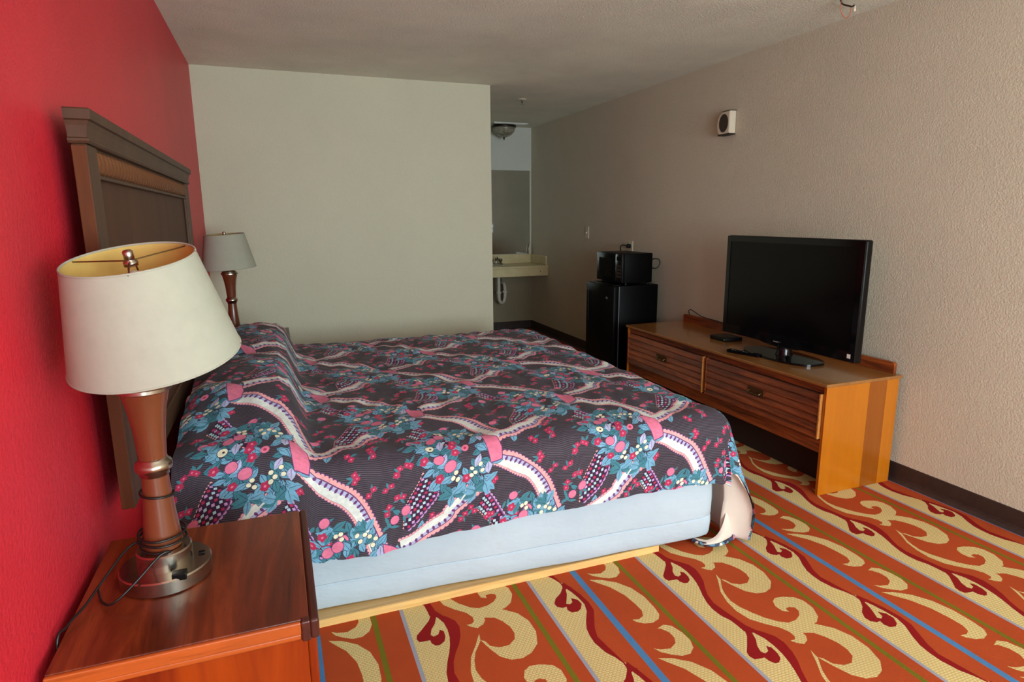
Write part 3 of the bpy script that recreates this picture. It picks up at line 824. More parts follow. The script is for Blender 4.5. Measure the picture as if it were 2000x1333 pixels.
def build_bedspread():
    V, F, K = cloth_cell()
    U0, V0 = 0.595, 2.82          # where one motif lies on the bed
    PXMIN, PXMAX, PYMIN, PYMAX = 0.10, 2.80, 1.60, 4.62
    vv, ff, kk = [], [], []
    n = 0
    for i in range(-2, 5):
        for j in range(-3, 4):
            ox, oy = U0+i*PU, V0+j*PV
            if ox+PU < PXMIN-0.15 or ox > PXMAX+0.15 or oy+PV < PYMIN or oy > PYMAX: continue
            vv.append(V+np.array([ox, oy])); ff.append(F+n); kk.append(K); n += len(V)
    P = np.concatenate(vv); F_ = np.concatenate(ff); K_ = np.concatenate(kk)
    key = np.round(P/2e-4).astype(np.int64)
    _, first, inv = np.unique(key[:, 0]*1000003+key[:, 1], return_index=True, return_inverse=True)
    P = P[first]; F_ = inv[F_]
    uv = P.copy()
    Q = P.copy()
    Q[:, 0] = P[:, 0]-0.25*np.maximum(2.55-P[:, 1], 0)       # the cloth is pulled askew along the near side
    headside = Q[:, 0] < PXMIN
    Q[:, 0] = np.maximum(Q[:, 0], PXMIN)
    X, over = drape(Q[:, 0], Q[:, 1])
    bad = (over > 0.0) | headside
    keep = ~bad[F_].all(1)
    deg = (F_[:, 0] == F_[:, 1]) | (F_[:, 1] == F_[:, 2]) | (F_[:, 0] == F_[:, 2])
    far = (over > 0.05)[F_].any(1)
    keep &= ~deg & ~far
    F_ = F_[keep]; K_ = K_[keep]
    used, inv = np.unique(F_, return_inverse=True)
    F_ = inv.reshape(F_.shape); X = X[used]; uv = uv[used]
    root = thing('bedspread', (1.1, 3.08, 0.6), 'dark plum bedspread printed with ribbons, roses and trellis, spread over the bed', 'bedspread')
    base = np.array(root.location)
    me = bpy.data.meshes.new('printed_cover')
    me.from_pydata((X-base).tolist(), [], F_.tolist())
    for mt in cloth_mats: me.materials.append(mt)
    me.polygons.foreach_set('material_index', K_.astype(np.int32))
    ul = me.uv_layers.new(name='cloth')
    li = np.zeros(len(me.loops), dtype=np.int32); me.loops.foreach_get('vertex_index', li)
    ul.data.foreach_set('uv', uv[li].astype(np.float32).ravel())
    me.shade_smooth(); me.validate()
    o = bpy.data.objects.new('printed_cover', me); COL.objects.link(o); o.parent = root
    # plain lining under the printed cloth
    nx_, ny_ = 110, 120
    gx = np.linspace(PXMIN, PXMAX, nx_); gy = np.linspace(PYMIN, PYMAX, ny_)
    GX, GY = np.meshgrid(gx, gy, indexing='ij')
    Y_, ov2 = drape(GX.ravel(), GY.ravel(), 0.009)
    idx = np.arange(nx_*ny_).reshape(nx_, ny_)
    q = np.stack([idx[:-1, :-1], idx[1:, :-1], idx[1:, 1:], idx[:-1, 1:]], -1).reshape(-1, 4)
    kp = ~(ov2 > 0)[q].all(1) & ~(ov2 > 0.06)[q].any(1)
    q = q[kp]; used, inv = np.unique(q, return_inverse=True)
    me2 = bpy.data.meshes.new('lining')
    me2.from_pydata((Y_[used]-base).tolist(), [], inv.reshape(-1, 4).tolist())
    me2.materials.append(plain('lining_cotton', S(226, 212, 198), 0.85, var=0.05, vscale=8))
    me2.shade_smooth(); me2.validate()
    l = bpy.data.objects.new('lining', me2); COL.objects.link(l); l.parent = root
    l['label'] = 'plain cream lining showing at the lifted foot corner'
    # the hem tail that lies tucked under the foot corner
    bot = smooth_path([(2.045, 2.045, 0.018), (2.07, 1.998, 0.018), (2.12, 1.972, 0.018), (2.19, 1.985, 0.018), (2.230, 2.005, 0.018), (2.26, 2.07, 0.018)], 6)
    top = smooth_path([(2.06, 2.060, 0.024), (2.09, 2.000, 0.034), (2.14, 1.994, 0.055), (2.19, 2.015, 0.11), (2.225, 2.055, 0.17), (2.25, 2.10, 0.20)], 6)
    bm = bmesh.new(); rows = []
    for t in (0, 0.25, 0.5, 0.75, 1):
        rows.append([bm.verts.new(a.lerp(b_, t)+Vector((-0.012, -0.016, 0))*math.sin(PI*t)) for a, b_ in zip(bot, top)])
    for A, B in zip(rows, rows[1:]):
        for i in range(len(A)-1): bm.faces.new((A[i], A[i+1], B[i+1], B[i]))
    obj('tucked_tail', bm, me2.materials[0], root, smooth=True, label='cream lining of the hem tail on the carpet')
    hm, nt, N, L, b = nodes_of('hem_print')
    vo = nt.nodes.new('ShaderNodeTexVoronoi'); vo.inputs['Scale'].default_value = 55
    L.new(mapped(nt), vo.inputs['Vector'])
    sx = nt.nodes.new('ShaderNodeSeparateColor'); L.new(vo.outputs['Color'], sx.inputs[0])
    cr_ = ramp(nt, sx.outputs[0], [(0.0, S(50, 44, 58)), (0.45, S(60, 70, 96)), (0.6, S(96, 140, 166)), (0.78, S(206, 120, 150)), (0.9, S(216, 210, 206))])
    cr_.node.color_ramp.interpolation = 'CONSTANT'
    L.new(cr_, b.inputs['Base Color']); b.inputs['Roughness'].default_value = 0.75
    obj('tail_hem', tube([tuple(p) for p in smooth_path([tuple(v+Vector((0, -0.004, 0.004))) for v in bot], 1)], 0.0085, 8, 1), hm, root, smooth=True, label='printed edge of the hem tail')
    return root
bedspread = build_bedspread()

# ------------------------------------------------------------------ headboard fixed to the red wall
hb = thing('headboard', (0.0, 2.69, 0.68), 'tall dark brown wooden headboard with carved cornice mounted on the red wall', 'headboard')
HY0, HY1 = 1.712, 3.575
obj('panel', box((0.046, HY0+0.085, 0.70), (0.056, HY1-0.085, 1.50)), 'head_panel', hb)
for y in (HY0, HY1-0.09):
    st = obj('stile', box((0.043, y, 0.68), (0.074, y+0.09, 1.568), 0.004), 'head', hb)
    obj('stile_edge', box((0.044, y-0.004 if y == HY0 else y+0.09, 0.682), (0.073, y if y == HY0 else y+0.094, 1.564), 0.0015), 'head_edge', st, label='worn reddish edge of the headboard')
    obj('moulding', box((0.056, y+0.09 if y == HY0 else y-0.012, 0.70), (0.068, y+0.102 if y == HY0 else y, 1.50), 0.004), 'head', hb)
obj('wall_cleat', box((0.0005, HY0+0.25, 1.30), (0.046, HY1-0.25, 1.38)), 'head_edge', hb)
obj('bottom_rail', box((0.046, HY0+0.09, 0.68), (0.070, HY1-0.09, 0.76), 0.003), 'head', hb)
fr = obj('frieze', box((0.046, HY0+0.09, 1.500), (0.064, HY1-0.09, 1.568), 0.002), 'head', hb)
obj('frieze_bead', box((0.060, HY0+0.09, 1.494), (0.072, HY1-0.09, 1.503), 0.003), 'head', hb)
bm = bmesh.new()
bmesh.ops.create_uvsphere(bm, u_segments=8, v_segments=6, radius=1.0)
bmesh.ops.scale(bm, vec=(0.013, 0.017, 0.031), verts=bm.verts)
bmesh.ops.rotate(bm, cent=(0, 0, 0), matrix=Matrix.Rotation(math.radians(24), 3, 'X'), verts=bm.verts)
bead_me = bpy.data.meshes.new('gadroon'); bm.to_mesh(bead_me); bm.free(); bead_me.shade_smooth()
bead_me.materials.append(wood('gadroon_wood', S(84, 48, 26), S(108, 64, 36), S(128, 78, 46), 'z', 20, 0.38))
for i in range(40):
    g = bpy.data.objects.new('gadroon', bead_me); COL.objects.link(g); g.parent = fr
    g.location = Vector((0.064, HY0+0.115+i*(HY1-HY0-0.23)/39, 1.534))-world_loc(fr)
def cornice():
    bm = bmesh.new(); rings = []
    for z, o in ((1.568, 0.004), (1.573, 0.008), (1.578, 0.008), (1.581, 0.003), (1.590, 0.004), (1.606, 0.007), (1.616, 0.011), (1.619, 0.017), (1.640, 0.018), (1.643, 0.015)):
        rings.append([bm.verts.new(p) for p in ((0.040, HY0-o, z), (0.074+o, HY0-o, z), (0.074+o, HY1+o, z), (0.040, HY1+o, z))])
    for A, B in zip(rings, rings[1:]):
        for i in range(4): bm.faces.new((A[i], A[(i+1) % 4], B[(i+1) % 4], B[i]))
    bm.faces.new(list(reversed(rings[0]))); bm.faces.new(rings[-1])
    return bm
obj('cornice', cornice(), 'head', hb)

# ------------------------------------------------------------------ nightstands
def nightstand(loc, label):
    x0, x1, y0, y1, zt = 0.028, 0.475, 1.175, 1.675, 0.62
    t = thing('nightstand', (0.25, 1.425, 0), label, 'nightstand', 'walnut nightstands either side of the bed')
    obj('carcass', boxes(((x0, y0+0.006, 0.06), (x1-0.02, y0+0.022, zt-0.045)), ((x0, y1-0.022, 0.06), (x1-0.02, y1-0.006, zt-0.045)), ((x0, y0+0.022, 0.06), (x0+0.012, y1-0.022, zt-0.045)), ((x0+0.012, y0+0.022, 0.06), (x1-0.02, y1-0.022, 0.08))), 'night_side', t, label='glossy orange-brown side panels')
    obj('plinth', box((x0+0.01, y0+0.02, 0.0), (x1-0.05, y1-0.02, 0.06)), 'dark_trim', t)
    obj('top', box((x0-0.008, y0+0.004, zt-0.030), (x1-0.014, y1, zt), 0.002), 'walnut', t, label='dark streaky walnut top')
    obj('edge_strip', box((x0-0.008, y0-0.006, zt-0.028), (x1-0.030, y0+0.004, zt-0.001), 0.003), 'walnut_edge', t, label='lighter orange edge strip')
    obj('edge_bead', box((x0-0.004, y0-0.003, zt-0.040), (x1-0.030, y0+0.006, zt-0.028), 0.003), 'walnut_edge', t)
    obj('front_moulding', box((x1-0.014, y0-0.006, zt-0.042), (x1+0.004, y1, zt+0.001), 0.005, 3), 'dark_trim', t)
    obj('corner_block', box((x1-0.030, y0-0.009, zt-0.042), (x1-0.013, y0+0.010, zt+0.0015), 0.003), 'dark_trim', t)
    for z0, z1 in ((0.07, 0.315), (0.325, 0.572)):
        d = obj('drawer', box((x1-0.020, y0+0.012, z0), (x1-0.002, y1-0.012, z1), 0.004), 'night_side', t)
    t.location = loc
    return t
ns = nightstand((0.25, 1.425, 0), 'dark walnut nightstand with orange side, nearest, under the big lamp')
ns2 = copy_tree(ns); ns2.location = (0.28, 4.505, 0)
ns2['label'] = 'nightstand in the far corner, almost hidden behind the pillows'

# ------------------------------------------------------------------ table lamps
def lamp():
    cx, cy, z0 = 0.175, 1.452, 0.621
    t = thing('table_lamp', (cx, cy, z0), 'large near table lamp, cream shade, wooden post, on the walnut nightstand', 'lamp', 'matching bedside table lamps')
    C = (cx, cy)
    b = obj('base', lathe([(0.089, z0), (0.0915, z0+0.002), (0.0915, z0+0.030), (0.089, z0+0.033), (0.050, z0+0.034)], C, 64), 'nickel', t, smooth='auto', label='round brushed nickel base')
    obj('collar', lathe([(0.055, z0+0.033), (0.055, z0+0.068), (0.052, z0+0.071), (0.030, z0+0.072)], C, 48), 'nickel', t, smooth='auto')
    obj('post', lathe([(0.036, z0+0.073), (0.0385, z0+0.082), (0.036, z0+0.11), (0.031, z0+0.16), (0.027, z0+0.215), (0.026, z0+0.240)], C, 40), 'lamp_wood', t, smooth='auto')
    obj('ring', lathe([(0.026, z0+0.238), (0.029, z0+0.240), (0.028, z0+0.246), (0.035, z0+0.252), (0.037, z0+0.260), (0.035, z0+0.269), (0.028, z0+0.274), (0.028, z0+0.278)], C, 40), 'nickel', t, smooth=True, label='bulging nickel ring on the post')
    obj('upper_post', lathe([(0.0265, z0+0.277), (0.0285, z0+0.30), (0.031, z0+0.34), (0.037, z0+0.385), (0.046, z0+0.425)], C, 40), 'lamp_wood', t, smooth='auto')
    obj('cap', lathe([(0.046, z0+0.424), (0.051, z0+0.427), (0.051, z0+0.434), (0.046, z0+0.437), (0.044, z0+0.446), (0.030, z0+0.450), (0.013, z0+0.452), (0.013, z0+0.512), (0.018, z0+0.516), (0.018, z0+0.552)], C, 40), 'nickel', t, smooth='auto')
    obj('bulb', lathe([(0.012, z0+0.552), (0.014, z0+0.566), (0.027, z0+0.60), (0.030, z0+0.625), (0.022, z0+0.648), (0.002, z0+0.656)], C, 20), 'porcelain', t, smooth=True)
    hp = [(cx, cy-0.016, z0+0.516), (cx, cy-0.05, z0+0.55), (cx, cy-0.055, z0+0.61), (cx, cy-0.03, z0+0.665), (cx, cy, z0+0.674), (cx, cy+0.03, z0+0.665), (cx, cy+0.055, z0+0.61), (cx, cy+0.05, z0+0.55), (cx, cy+0.016, z0+0.516)]
    obj('harp', tube(hp, 0.0018, 6), 'brass', t, smooth=True)
    zb, zt, rb, rt = z0+0.468, z0+0.680, 0.163, 0.119
    sh = obj('lamp_shade', lathe([(rb, zb), (rt, zt)], C, 72, caps=False), 'shade_out', t, smooth=True, label='tapered cream fabric drum shade')
    obj('shade_lining', lathe([(rt-0.0025, zt-0.001), (rb-0.0025, zb+0.001)], C, 72, caps=False), 'shade_in', sh, smooth=True, label='yellowed inside of the shade')
    for r, z in ((rb-0.001, zb), (rt-0.001, zt)):
        rim = bmesh.new(); pts = [(cx+r*math.cos(2*PI*i/72), cy+r*math.sin(2*PI*i/72), z) for i in range(73)]
        obj('shade_rim', tube(pts, 0.0024, 6, 1, rim), 'shade_out', sh, smooth=True)
    for k in range(3):
        a = math.radians(158+120*k)
        e = (cx+(rt-0.003)*math.cos(a), cy+(rt-0.003)*math.sin(a))
        obj('spider_wire', tube([(cx, cy, z0+0.676), (cx+0.5*(e[0]-cx), cy+0.5*(e[1]-cy), z0+0.676), (e[0], e[1], z0+0.676), (e[0], e[1], zt)], 0.0014, 6, 2), 'brass', sh)
    obj('finial', lathe([(0.013, z0+0.666), (0.0135, z0+0.674), (0.0085, z0+0.677), (0.0095, z0+0.680), (0.0095, z0+0.694), (0.0075, z0+0.697), (0.001, z0+0.698)], C, 20), 'nickel', t, smooth=True)
    tilt_parts = [c for c in t.children if c.name.split('.')[0] in ('lamp_shade', 'finial', 'harp', 'bulb')]
    for c in tilt_parts: c['tilts'] = 1
    sk = obj('usb_socket', box((cx+0.022, cy-0.084, z0+0.026), (cx+0.050, cy-0.062, z0+0.042), 0.002), 'black', b, label='black double socket set in the lamp base')
    obj('switch', box((cx+0.064, cy+0.004, z0+0.033), (cx+0.078, cy+0.015, z0+0.038), 0.002), 'black', b)
    return t
L1 = lamp()
L2 = copy_tree(L1); L2.location = (0.172, 4.40, 0.621)
L2['label'] = 'small-looking far table lamp in the corner by the cream partition wall'
def tilt_shade(lamp_root, toward, roll, shift=(0, 0, 0), pivot=(0, 0, 0.52)):
    """knocked-askew shade: lean it towards the viewer and to one side about the socket"""
    v = (CAM-lamp_root.location); v.z = 0; v.normalize()
    side = Vector((0, 0, 1)).cross(v)
    Rm = Matrix.Rotation(math.radians(toward), 4, side) @ Matrix.Rotation(math.radians(roll), 4, v)
    pv = Matrix.Translation(Vector(pivot))
    for c in lamp_root.children:
        if c.get('tilts'): c.matrix_local = Matrix.Translation(Vector(shift)) @ pv @ Rm @ pv.inverted()
tilt_shade(L1, 10.5, 8, (0.026, 0.0, 0.026))
tilt_shade(L2, 1.5, 3)
for c in list(L1.children)+list(L2.children):
    if 'tilts' in c: del c['tilts']
# cord wound round the near lamp
def lamp_cord():
    cx, cy, z0 = 0.175, 1.452, 0.621
    pts = []
    for i in range(13):                                   # one loop high on the post
        a = 2.6+i*2*PI/12; pts.append((cx+0.0325*math.cos(a), cy+0.0325*math.sin(a), z0+0.205-0.002*i))
    pts += [(cx-0.034, cy+0.030, z0+0.13)]
    for i in range(30):                                   # wound low down
        a = 2.5+i*2*PI/12; r = 0.044+0.001*(i % 5)
        pts.append((cx+r*math.cos(a), cy+r*math.sin(a), z0+0.112-0.0011*i+0.004*math.sin(a)))
    pts += [(cx+0.0, cy-0.052, z0+0.076), (cx-0.045, cy-0.085, z0+0.040), (cx-0.085, cy-0.100, z0+0.012), (cx-0.110, cy-0.075, z0+0.008), (cx-0.128, cy-0.02, z0+0.006)]
    return pts
LC = L1
obj('wound_cord', tube(lamp_cord(), 0.0026, 6, 3), 'cable', LC, smooth=True, label='black cord wound round the post')
obj('trailing_cord', tube([(0.135, 1.49, 0.70), (0.100, 1.47, 0.69), (0.062, 1.41, 0.655), (0.040, 1.36, 0.635), (0.022, 1.31, 0.628), (0.0135, 1.27, 0.60), (0.013, 1.26, 0.30), (0.013, 1.26, 0.12)], 0.0028, 6, 5), 'cable', LC, smooth=True)

# ------------------------------------------------------------------ dresser
dr = thing('dresser', (3.18, 3.14, 0), 'long low oak dresser with two slatted drawers under the television', 'dresser')
X0, X1, Y0, Y1, ZT = 2.925, 3.415, 2.205, 4.060, 0.583
obj('top', box((X0-0.012, Y0-0.008, ZT-0.016), (X1+0.012, Y1+0.008, ZT), 0.003), 'oak_top', dr, label='glossy worn oak top')
def side(y, near):
    s = obj('side_panel', box((X0+0.004, y+0.003, 0.0), (X1-0.002, y+0.019, ZT-0.016)), 'oak_side', dr)
    ys = (y, y+0.004) if near else (y+0.018, y+0.022)
    for a, b, mt in ((X0, X0+0.285, 'oak_side'), (X0+0.286, X0+0.405, 'oak_side_dark'), (X0+0.406, X1, 'oak_side')):
        obj('plank', box((a, ys[0], 0.001), (b, ys[1], ZT-0.017), 0.0006, 1), mt, s)
    return s
side(Y0, True); side(Y1-0.022, False)
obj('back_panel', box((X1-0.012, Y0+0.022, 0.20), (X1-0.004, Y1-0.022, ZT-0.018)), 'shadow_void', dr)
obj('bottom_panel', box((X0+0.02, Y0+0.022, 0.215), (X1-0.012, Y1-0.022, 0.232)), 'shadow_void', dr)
obj('kick_panel', box((X0+0.16, Y0+0.022, 0.0), (X0+0.175, Y1-0.022, 0.215)), 'shadow_void', dr, label='kick board coloured dark for the shade in the recess')
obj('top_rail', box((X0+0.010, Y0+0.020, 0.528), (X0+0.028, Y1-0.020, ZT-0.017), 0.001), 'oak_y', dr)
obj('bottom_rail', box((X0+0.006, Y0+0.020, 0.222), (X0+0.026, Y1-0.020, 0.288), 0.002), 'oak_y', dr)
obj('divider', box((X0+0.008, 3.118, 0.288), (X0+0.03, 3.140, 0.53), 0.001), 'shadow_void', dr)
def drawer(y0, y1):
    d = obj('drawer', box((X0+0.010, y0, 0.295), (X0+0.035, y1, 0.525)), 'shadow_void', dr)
    ns_ = 6; hz = (0.526-0.294)/ns_
    for i in range(ns_):
        za, zb = 0.294+i*hz, 0.294+(i+1)*hz
        prof = [(X0+0.012, za+0.001), (X0-0.010, za+0.002), (X0-0.009, za+0.008), (X0+0.001, zb-0.004), (X0+0.012, zb-0.003)]
        obj('slat', prism(prof, 'y', y0+0.008, y1-0.008), 'oak_y', d)
    obj('end_strip', box((X0-0.011, y0, 0.294), (X0+0.010, y0+0.0085, 0.526), 0.001), 'oak_edge', d, label='pale worn end strip')
    obj('end_strip', box((X0-0.0105, y1-0.0085, 0.294), (X0+0.010, y1, 0.526), 0.001), 'oak_y', d)
    c = (y0+y1)/2; zc = 0.422
    h = obj('handle', boxes(((X0-0.0115, c-0.062, zc-0.022), (X0-0.007, c+0.062, zc+0.022))), 'pull_plate', d, label='dull brass recessed pull')
    obj('bail', tube([(X0-0.010, c-0.045, zc+0.006), (X0-0.026, c-0.045, zc-0.002), (X0-0.029, c-0.036, zc-0.006), (X0-0.029, c+0.036, zc-0.006), (X0-0.026, c+0.045, zc-0.002), (X0-0.010, c+0.045, zc+0.006)], 0.0042, 8, 4), 'brass', h, smooth=True)
    return d
drawer(Y0+0.024, 3.116); drawer(3.142, Y1-0.024)
bb = [(Y0+0.03, ZT+0.0005), (Y1-0.03, ZT+0.0005), (Y1-0.03, ZT+0.052), (Y1-0.045, ZT+0.060), (Y0+0.045, ZT+0.060), (Y0+0.03, ZT+0.052)]
obj('back_rail', prism(bb, 'x', 3.404, 3.424), 'oak_y', dr, label='raised rail along the back of the dresser top')

# ------------------------------------------------------------------ television
tv = thing('television', (3.17, 2.77, ZT), 'black flat-screen television standing on the oak dresser', 'television')
TY0, TY1, TZ0, TZ1, TX0 = 2.258, 3.266, 0.652, 1.272, 3.150
obj('housing', box((TX0+0.006, TY0, TZ0), (TX0+0.050, TY1, TZ1), 0.010, 3), 'black', tv, smooth='auto')
obj('rear_cover', box((TX0+0.050, TY0+0.10, TZ0+0.04), (TX0+0.105, TY1-0.10, TZ1-0.06), 0.02, 2), 'black_matte', tv, smooth='auto')
bw = 0.036
bz = obj('bezel', boxes(((TX0, TY0+0.004, TZ0+0.004), (TX0+0.008, TY0+bw, TZ1-0.004)), ((TX0, TY1-bw, TZ0+0.004), (TX0+0.008, TY1-0.004, TZ1-0.004)), ((TX0, TY0+bw, TZ1-bw), (TX0+0.008, TY1-bw, TZ1-0.004)), ((TX0, TY0+bw, TZ0+0.004), (TX0+0.008, TY1-bw, TZ0+0.058))), 'gloss_black', tv)
obj('chin', prism([(2.60, TZ0+0.006), (2.94, TZ0+0.006), (2.90, TZ0-0.004), (2.84, TZ0-0.010), (2.70, TZ0-0.010), (2.64, TZ0-0.004)], 'x', TX0+0.002, TX0+0.03), 'gloss_black', tv)
obj('screen', box((TX0+0.003, TY0+bw, TZ0+0.058), (TX0+0.007, TY1-bw, TZ1-bw)), 'screen', tv, label='switched-off dark screen')
obj('brand_mark', box((TX0-0.0006, 2.755, TZ0+0.014), (TX0+0.001, 2.815, TZ0+0.021), 0.0004, 1), 'grey_logo', bz, label='small grey maker mark too small to read')
obj('sticker', box((TX0-0.0006, 2.285, TZ0+0.022), (TX0+0.001, 2.306, TZ0+0.044), 0.0004, 1), 'white_paint', bz, label='small white sticker')
def ellipse(cx, cy, rx, ry, n=48, p=2.6):
    o = []
    for i in range(n):
        t = 2*PI*i/n; c, s = math.cos(t), math.sin(t)
        o.append((cx+rx*math.copysign(abs(c)**(2/p), c), cy+ry*math.copysign(abs(s)**(2/p), s)))
    return o
obj('stand_base', prism(ellipse(3.175, 2.765, 0.128, 0.262), 'z', ZT+0.001, ZT+0.013), 'gloss_black', tv, label='glossy black oval foot')
obj('stand_neck', lathe([(0.048, ZT+0.012), (0.042, ZT+0.03), (0.042, TZ0+0.02)], (3.19, 2.765), 32), 'gloss_black', tv, smooth='auto')

# things lying on the dresser
sb = thing('streaming_box', (3.22, 3.30, ZT), 'small flat black receiver box on the dresser left of the television foot', 'receiver')
obj('case', box((3.150, 3.225, ZT+0.001), (3.285, 3.385, ZT+0.027), 0.005, 2), 'black', sb, smooth='auto')
obj('indicator', box((3.149, 3.236, ZT+0.010), (3.1503, 3.241, ZT+0.018)), 'led', sb, label='tiny green indicator light')
def remote():
    a = Vector((2.985, 3.00)); b = Vector((3.05, 2.80)); t = (b-a).normalized(); n = Vector((-t.y, t.x))
    r = thing('remote_control', (3.017, 2.90, ZT), 'black remote control lying in front of the television foot', 'remote')
    w = 0.021
    pl = [a+n*w*0.8, a+t*0.008+n*w, b-t*0.01+n*w, b+n*w*0.75, b-n*w*0.75, b-t*0.01-n*w, a+t*0.008-n*w, a-n*w*0.8]
    bd = obj('body', prism([(p.x, p.y) for p in pl], 'z', ZT+0.001, ZT+0.017), 'black_matte', r)
    for i in range(6):
        for j in (-1, 0, 1):
            c = a.lerp(b, 0.14+i*0.115)+n*j*0.011
            obj('button', lathe([(0.0035, ZT+0.0168), (0.0035, ZT+0.0185)], (c.x, c.y), 8), 'grey_logo' if (i+j) % 3 == 0 else 'black', bd)
remote()
cb = thing('tv_cable', (3.38, 3.8, ZT), 'thin black cable looping over the back rail behind the television', 'cable')
obj('loop', tube([(3.30, 3.22, ZT+0.045), (3.36, 3.45, ZT+0.064), (3.385, 3.62, ZT+0.068), (3.39, 3.78, ZT+0.072), (3.395, 3.88, ZT+0.095), (3.40, 3.94, ZT+0.105), (3.413, 3.98, ZT+0.085), (3.436, 3.99, ZT+0.03), (3.438, 3.99, ZT-0.12)], 0.0035, 6, 6), 'cable', cb, smooth=True)

# ------------------------------------------------------------------ refrigerator and microwave
fg = thing('mini_fridge', (3.16, 4.57, 0), 'black mini refrigerator beside the dresser under the microwave', 'refrigerator')
FX0, FX1, FY0, FY1, FZ = 2.950, 3.360, 4.325, 4.800, 0.848
obj('cabinet', box((FX0+0.055, FY0, 0.018), (FX1, FY1, FZ), 0.006, 2), 'black_matte', fg, smooth='auto')
fd = obj('door', box((FX0, FY0+0.002, 0.055), (FX0+0.049, FY1-0.002, FZ-0.004), 0.008, 2), 'black_matte', fg, smooth='auto')
obj('hinge', box((FX0+0.012, FY0+0.012, FZ-0.003), (FX0+0.07, FY0+0.05, FZ+0.006), 0.002), 'black', fg)
obj('door_grip', box((FX0-0.006, FY1-0.055, 0.52), (FX0+0.002, FY1-0.030, 0.78), 0.003), 'black', fd)
obj('badge', box((FX0-0.001, FY0+0.10, 0.735), (FX0+0.001, FY0+0.13, 0.752), 0.0005, 1), 'grey_logo', fd, label='small silver badge')
obj('seal', box((FX0+0.049, FY0+0.006, 0.06), (FX0+0.055, FY1-0.006, FZ-0.008)), 'grey_logo', fd)
for x in (FX0+0.09, FX1-0.04):
    for y in (FY0+0.04, FY1-0.04): obj('foot', lathe([(0.016, 0.0), (0.016, 0.019)], (x, y), 14), 'black', fg)
mw = thing('microwave', (3.18, 4.56, FZ), 'black countertop microwave on top of the mini refrigerator', 'microwave')
MX0, MX1, MY0, MY1, MZ0, MZ1 = 3.035, 3.315, 4.350, 4.775, 0.862, 1.100
obj('case', box((MX0+0.022, MY0, MZ0), (MX1, MY1, MZ1), 0.006, 2), 'black_matte', mw, smooth='auto')
md = obj('door', box((MX0, MY0+0.115, MZ0+0.004), (MX0+0.022, MY1-0.002, MZ1-0.004), 0.004, 2), 'black_matte', mw, smooth='auto')
obj('window', box((MX0-0.001, MY0+0.165, MZ0+0.045), (MX0+0.001, MY1-0.045, MZ1-0.045), 0.0005, 1), 'screen', md)
pn = obj('control_panel', box((MX0, MY0+0.002, MZ0+0.004), (MX0+0.022, MY0+0.112, MZ1-0.004), 0.004, 2), 'black', mw, smooth='auto')
obj('display', box((MX0-0.001, MY0+0.022, MZ1-0.055), (MX0+0.001, MY0+0.092, MZ1-0.028), 0.0005, 1), 'screen', pn)
for i in range(4):
    for j in range(3): obj('key', box((MX0-0.002, MY0+0.022+j*0.026, MZ0+0.045+i*0.028), (MX0+0.001, MY0+0.040+j*0.026, MZ0+0.060+i*0.028), 0.001, 1), 'dark_brown', pn)
for x in (MX0+0.05, MX1-0.03):
    for y in (MY0+0.03, MY1-0.03): obj('foot', lathe([(0.012, FZ+0.0005), (0.012, MZ0+0.001)], (x, y), 12), 'black', mw)
mc = thing('power_cord', (3.38, 4.75, 1.0), 'black power cord looped beside the microwave and plugged above it', 'cord')
obj('plug', box((3.415, 4.895, 1.112), (3.4415, 4.940, 1.148), 0.005, 2), 'black', mc, smooth='auto')
obj('upper_lead', tube([(3.418, 4.915, 1.130), (3.36, 4.90, 1.142), (3.315, 4.86, 1.130), (3.295, 4.82, 1.095), (3.325, 4.80, 1.03), (3.335, 4.80, 0.95)], 0.0055, 8, 6), 'cable', mc, smooth=True)
obj('side_loop', tube([(3.322, 4.40, 1.035), (3.345, 4.372, 1.052), (3.372, 4.355, 1.048), (3.384, 4.35, 1.022), (3.372, 4.352, 0.988), (3.345, 4.36, 0.974), (3.322, 4.39, 0.982)], 0.0055, 8, 8), 'cable', mc, smooth=True)

# ------------------------------------------------------------------ fittings on the right wall
op = thing('wall_outlet', (W, 4.92, 1.115), 'cream wall outlet plate above the microwave with a plug in it', 'outlet')
obj('plate', box((W-0.006, 4.882, 1.055), (W, 4.958, 1.175), 0.002), 'white_plastic', op)
obj('receptacle', box((W-0.008, 4.903, 1.072), (W-0.005, 4.937, 1.102), 0.001), 'white_plastic', op)
obj('receptacle', box((W-0.008, 4.903, 1.128), (W-0.005, 4.937, 1.158), 0.001), 'white_plastic', op)
sw = thing('light_switch', (W, 5.765, 1.232), 'small light switch plate on the right wall beyond the refrigerator', 'switch')
obj('plate', box((W-0.006, 5.729, 1.172), (W, 5.801, 1.292), 0.002), 'white_plastic', sw)
obj('toggle', prism([(W-0.006, 1.222), (W-0.022, 1.226), (W-0.020, 1.234), (W-0.006, 1.244)], 'y', 5.759, 5.771), 'white_plastic', sw)
hs = thing('wall_sounder', (W, 3.68, 2.015), 'aged cream wall sounder with a dark oval front high on the right wall', 'alarm')
out_ = [(3.618, 1.944), (3.618, 2.090), (3.690, 2.088), (3.722, 2.072), (3.738, 2.045), (3.743, 2.012), (3.740, 1.975), (3.730, 1.950), (3.715, 1.944)]
sbd = obj('body', prism(out_, 'x', W-0.052, W-0.004), 'white_plastic', hs)
obj('front_rim', prism([(3.680+(y-3.680)*0.96, 2.016+(z-2.016)*0.96) for y, z in out_], 'x', W-0.056, W-0.052), 'white_plastic', sbd)
obj('oval_grille', prism([(3.676+0.046*math.cos(i*PI/12), 2.014+0.060*math.sin(i*PI/12)) for i in range(24)], 'x', W-0.0575, W-0.0555), 'dark_brown', sbd, label='dark brown oval panel')
obj('top_edge', box((W-0.054, 3.616, 2.0895), (W-0.002, 3.700, 2.0945), 0.001), 'dark_brown', hs)
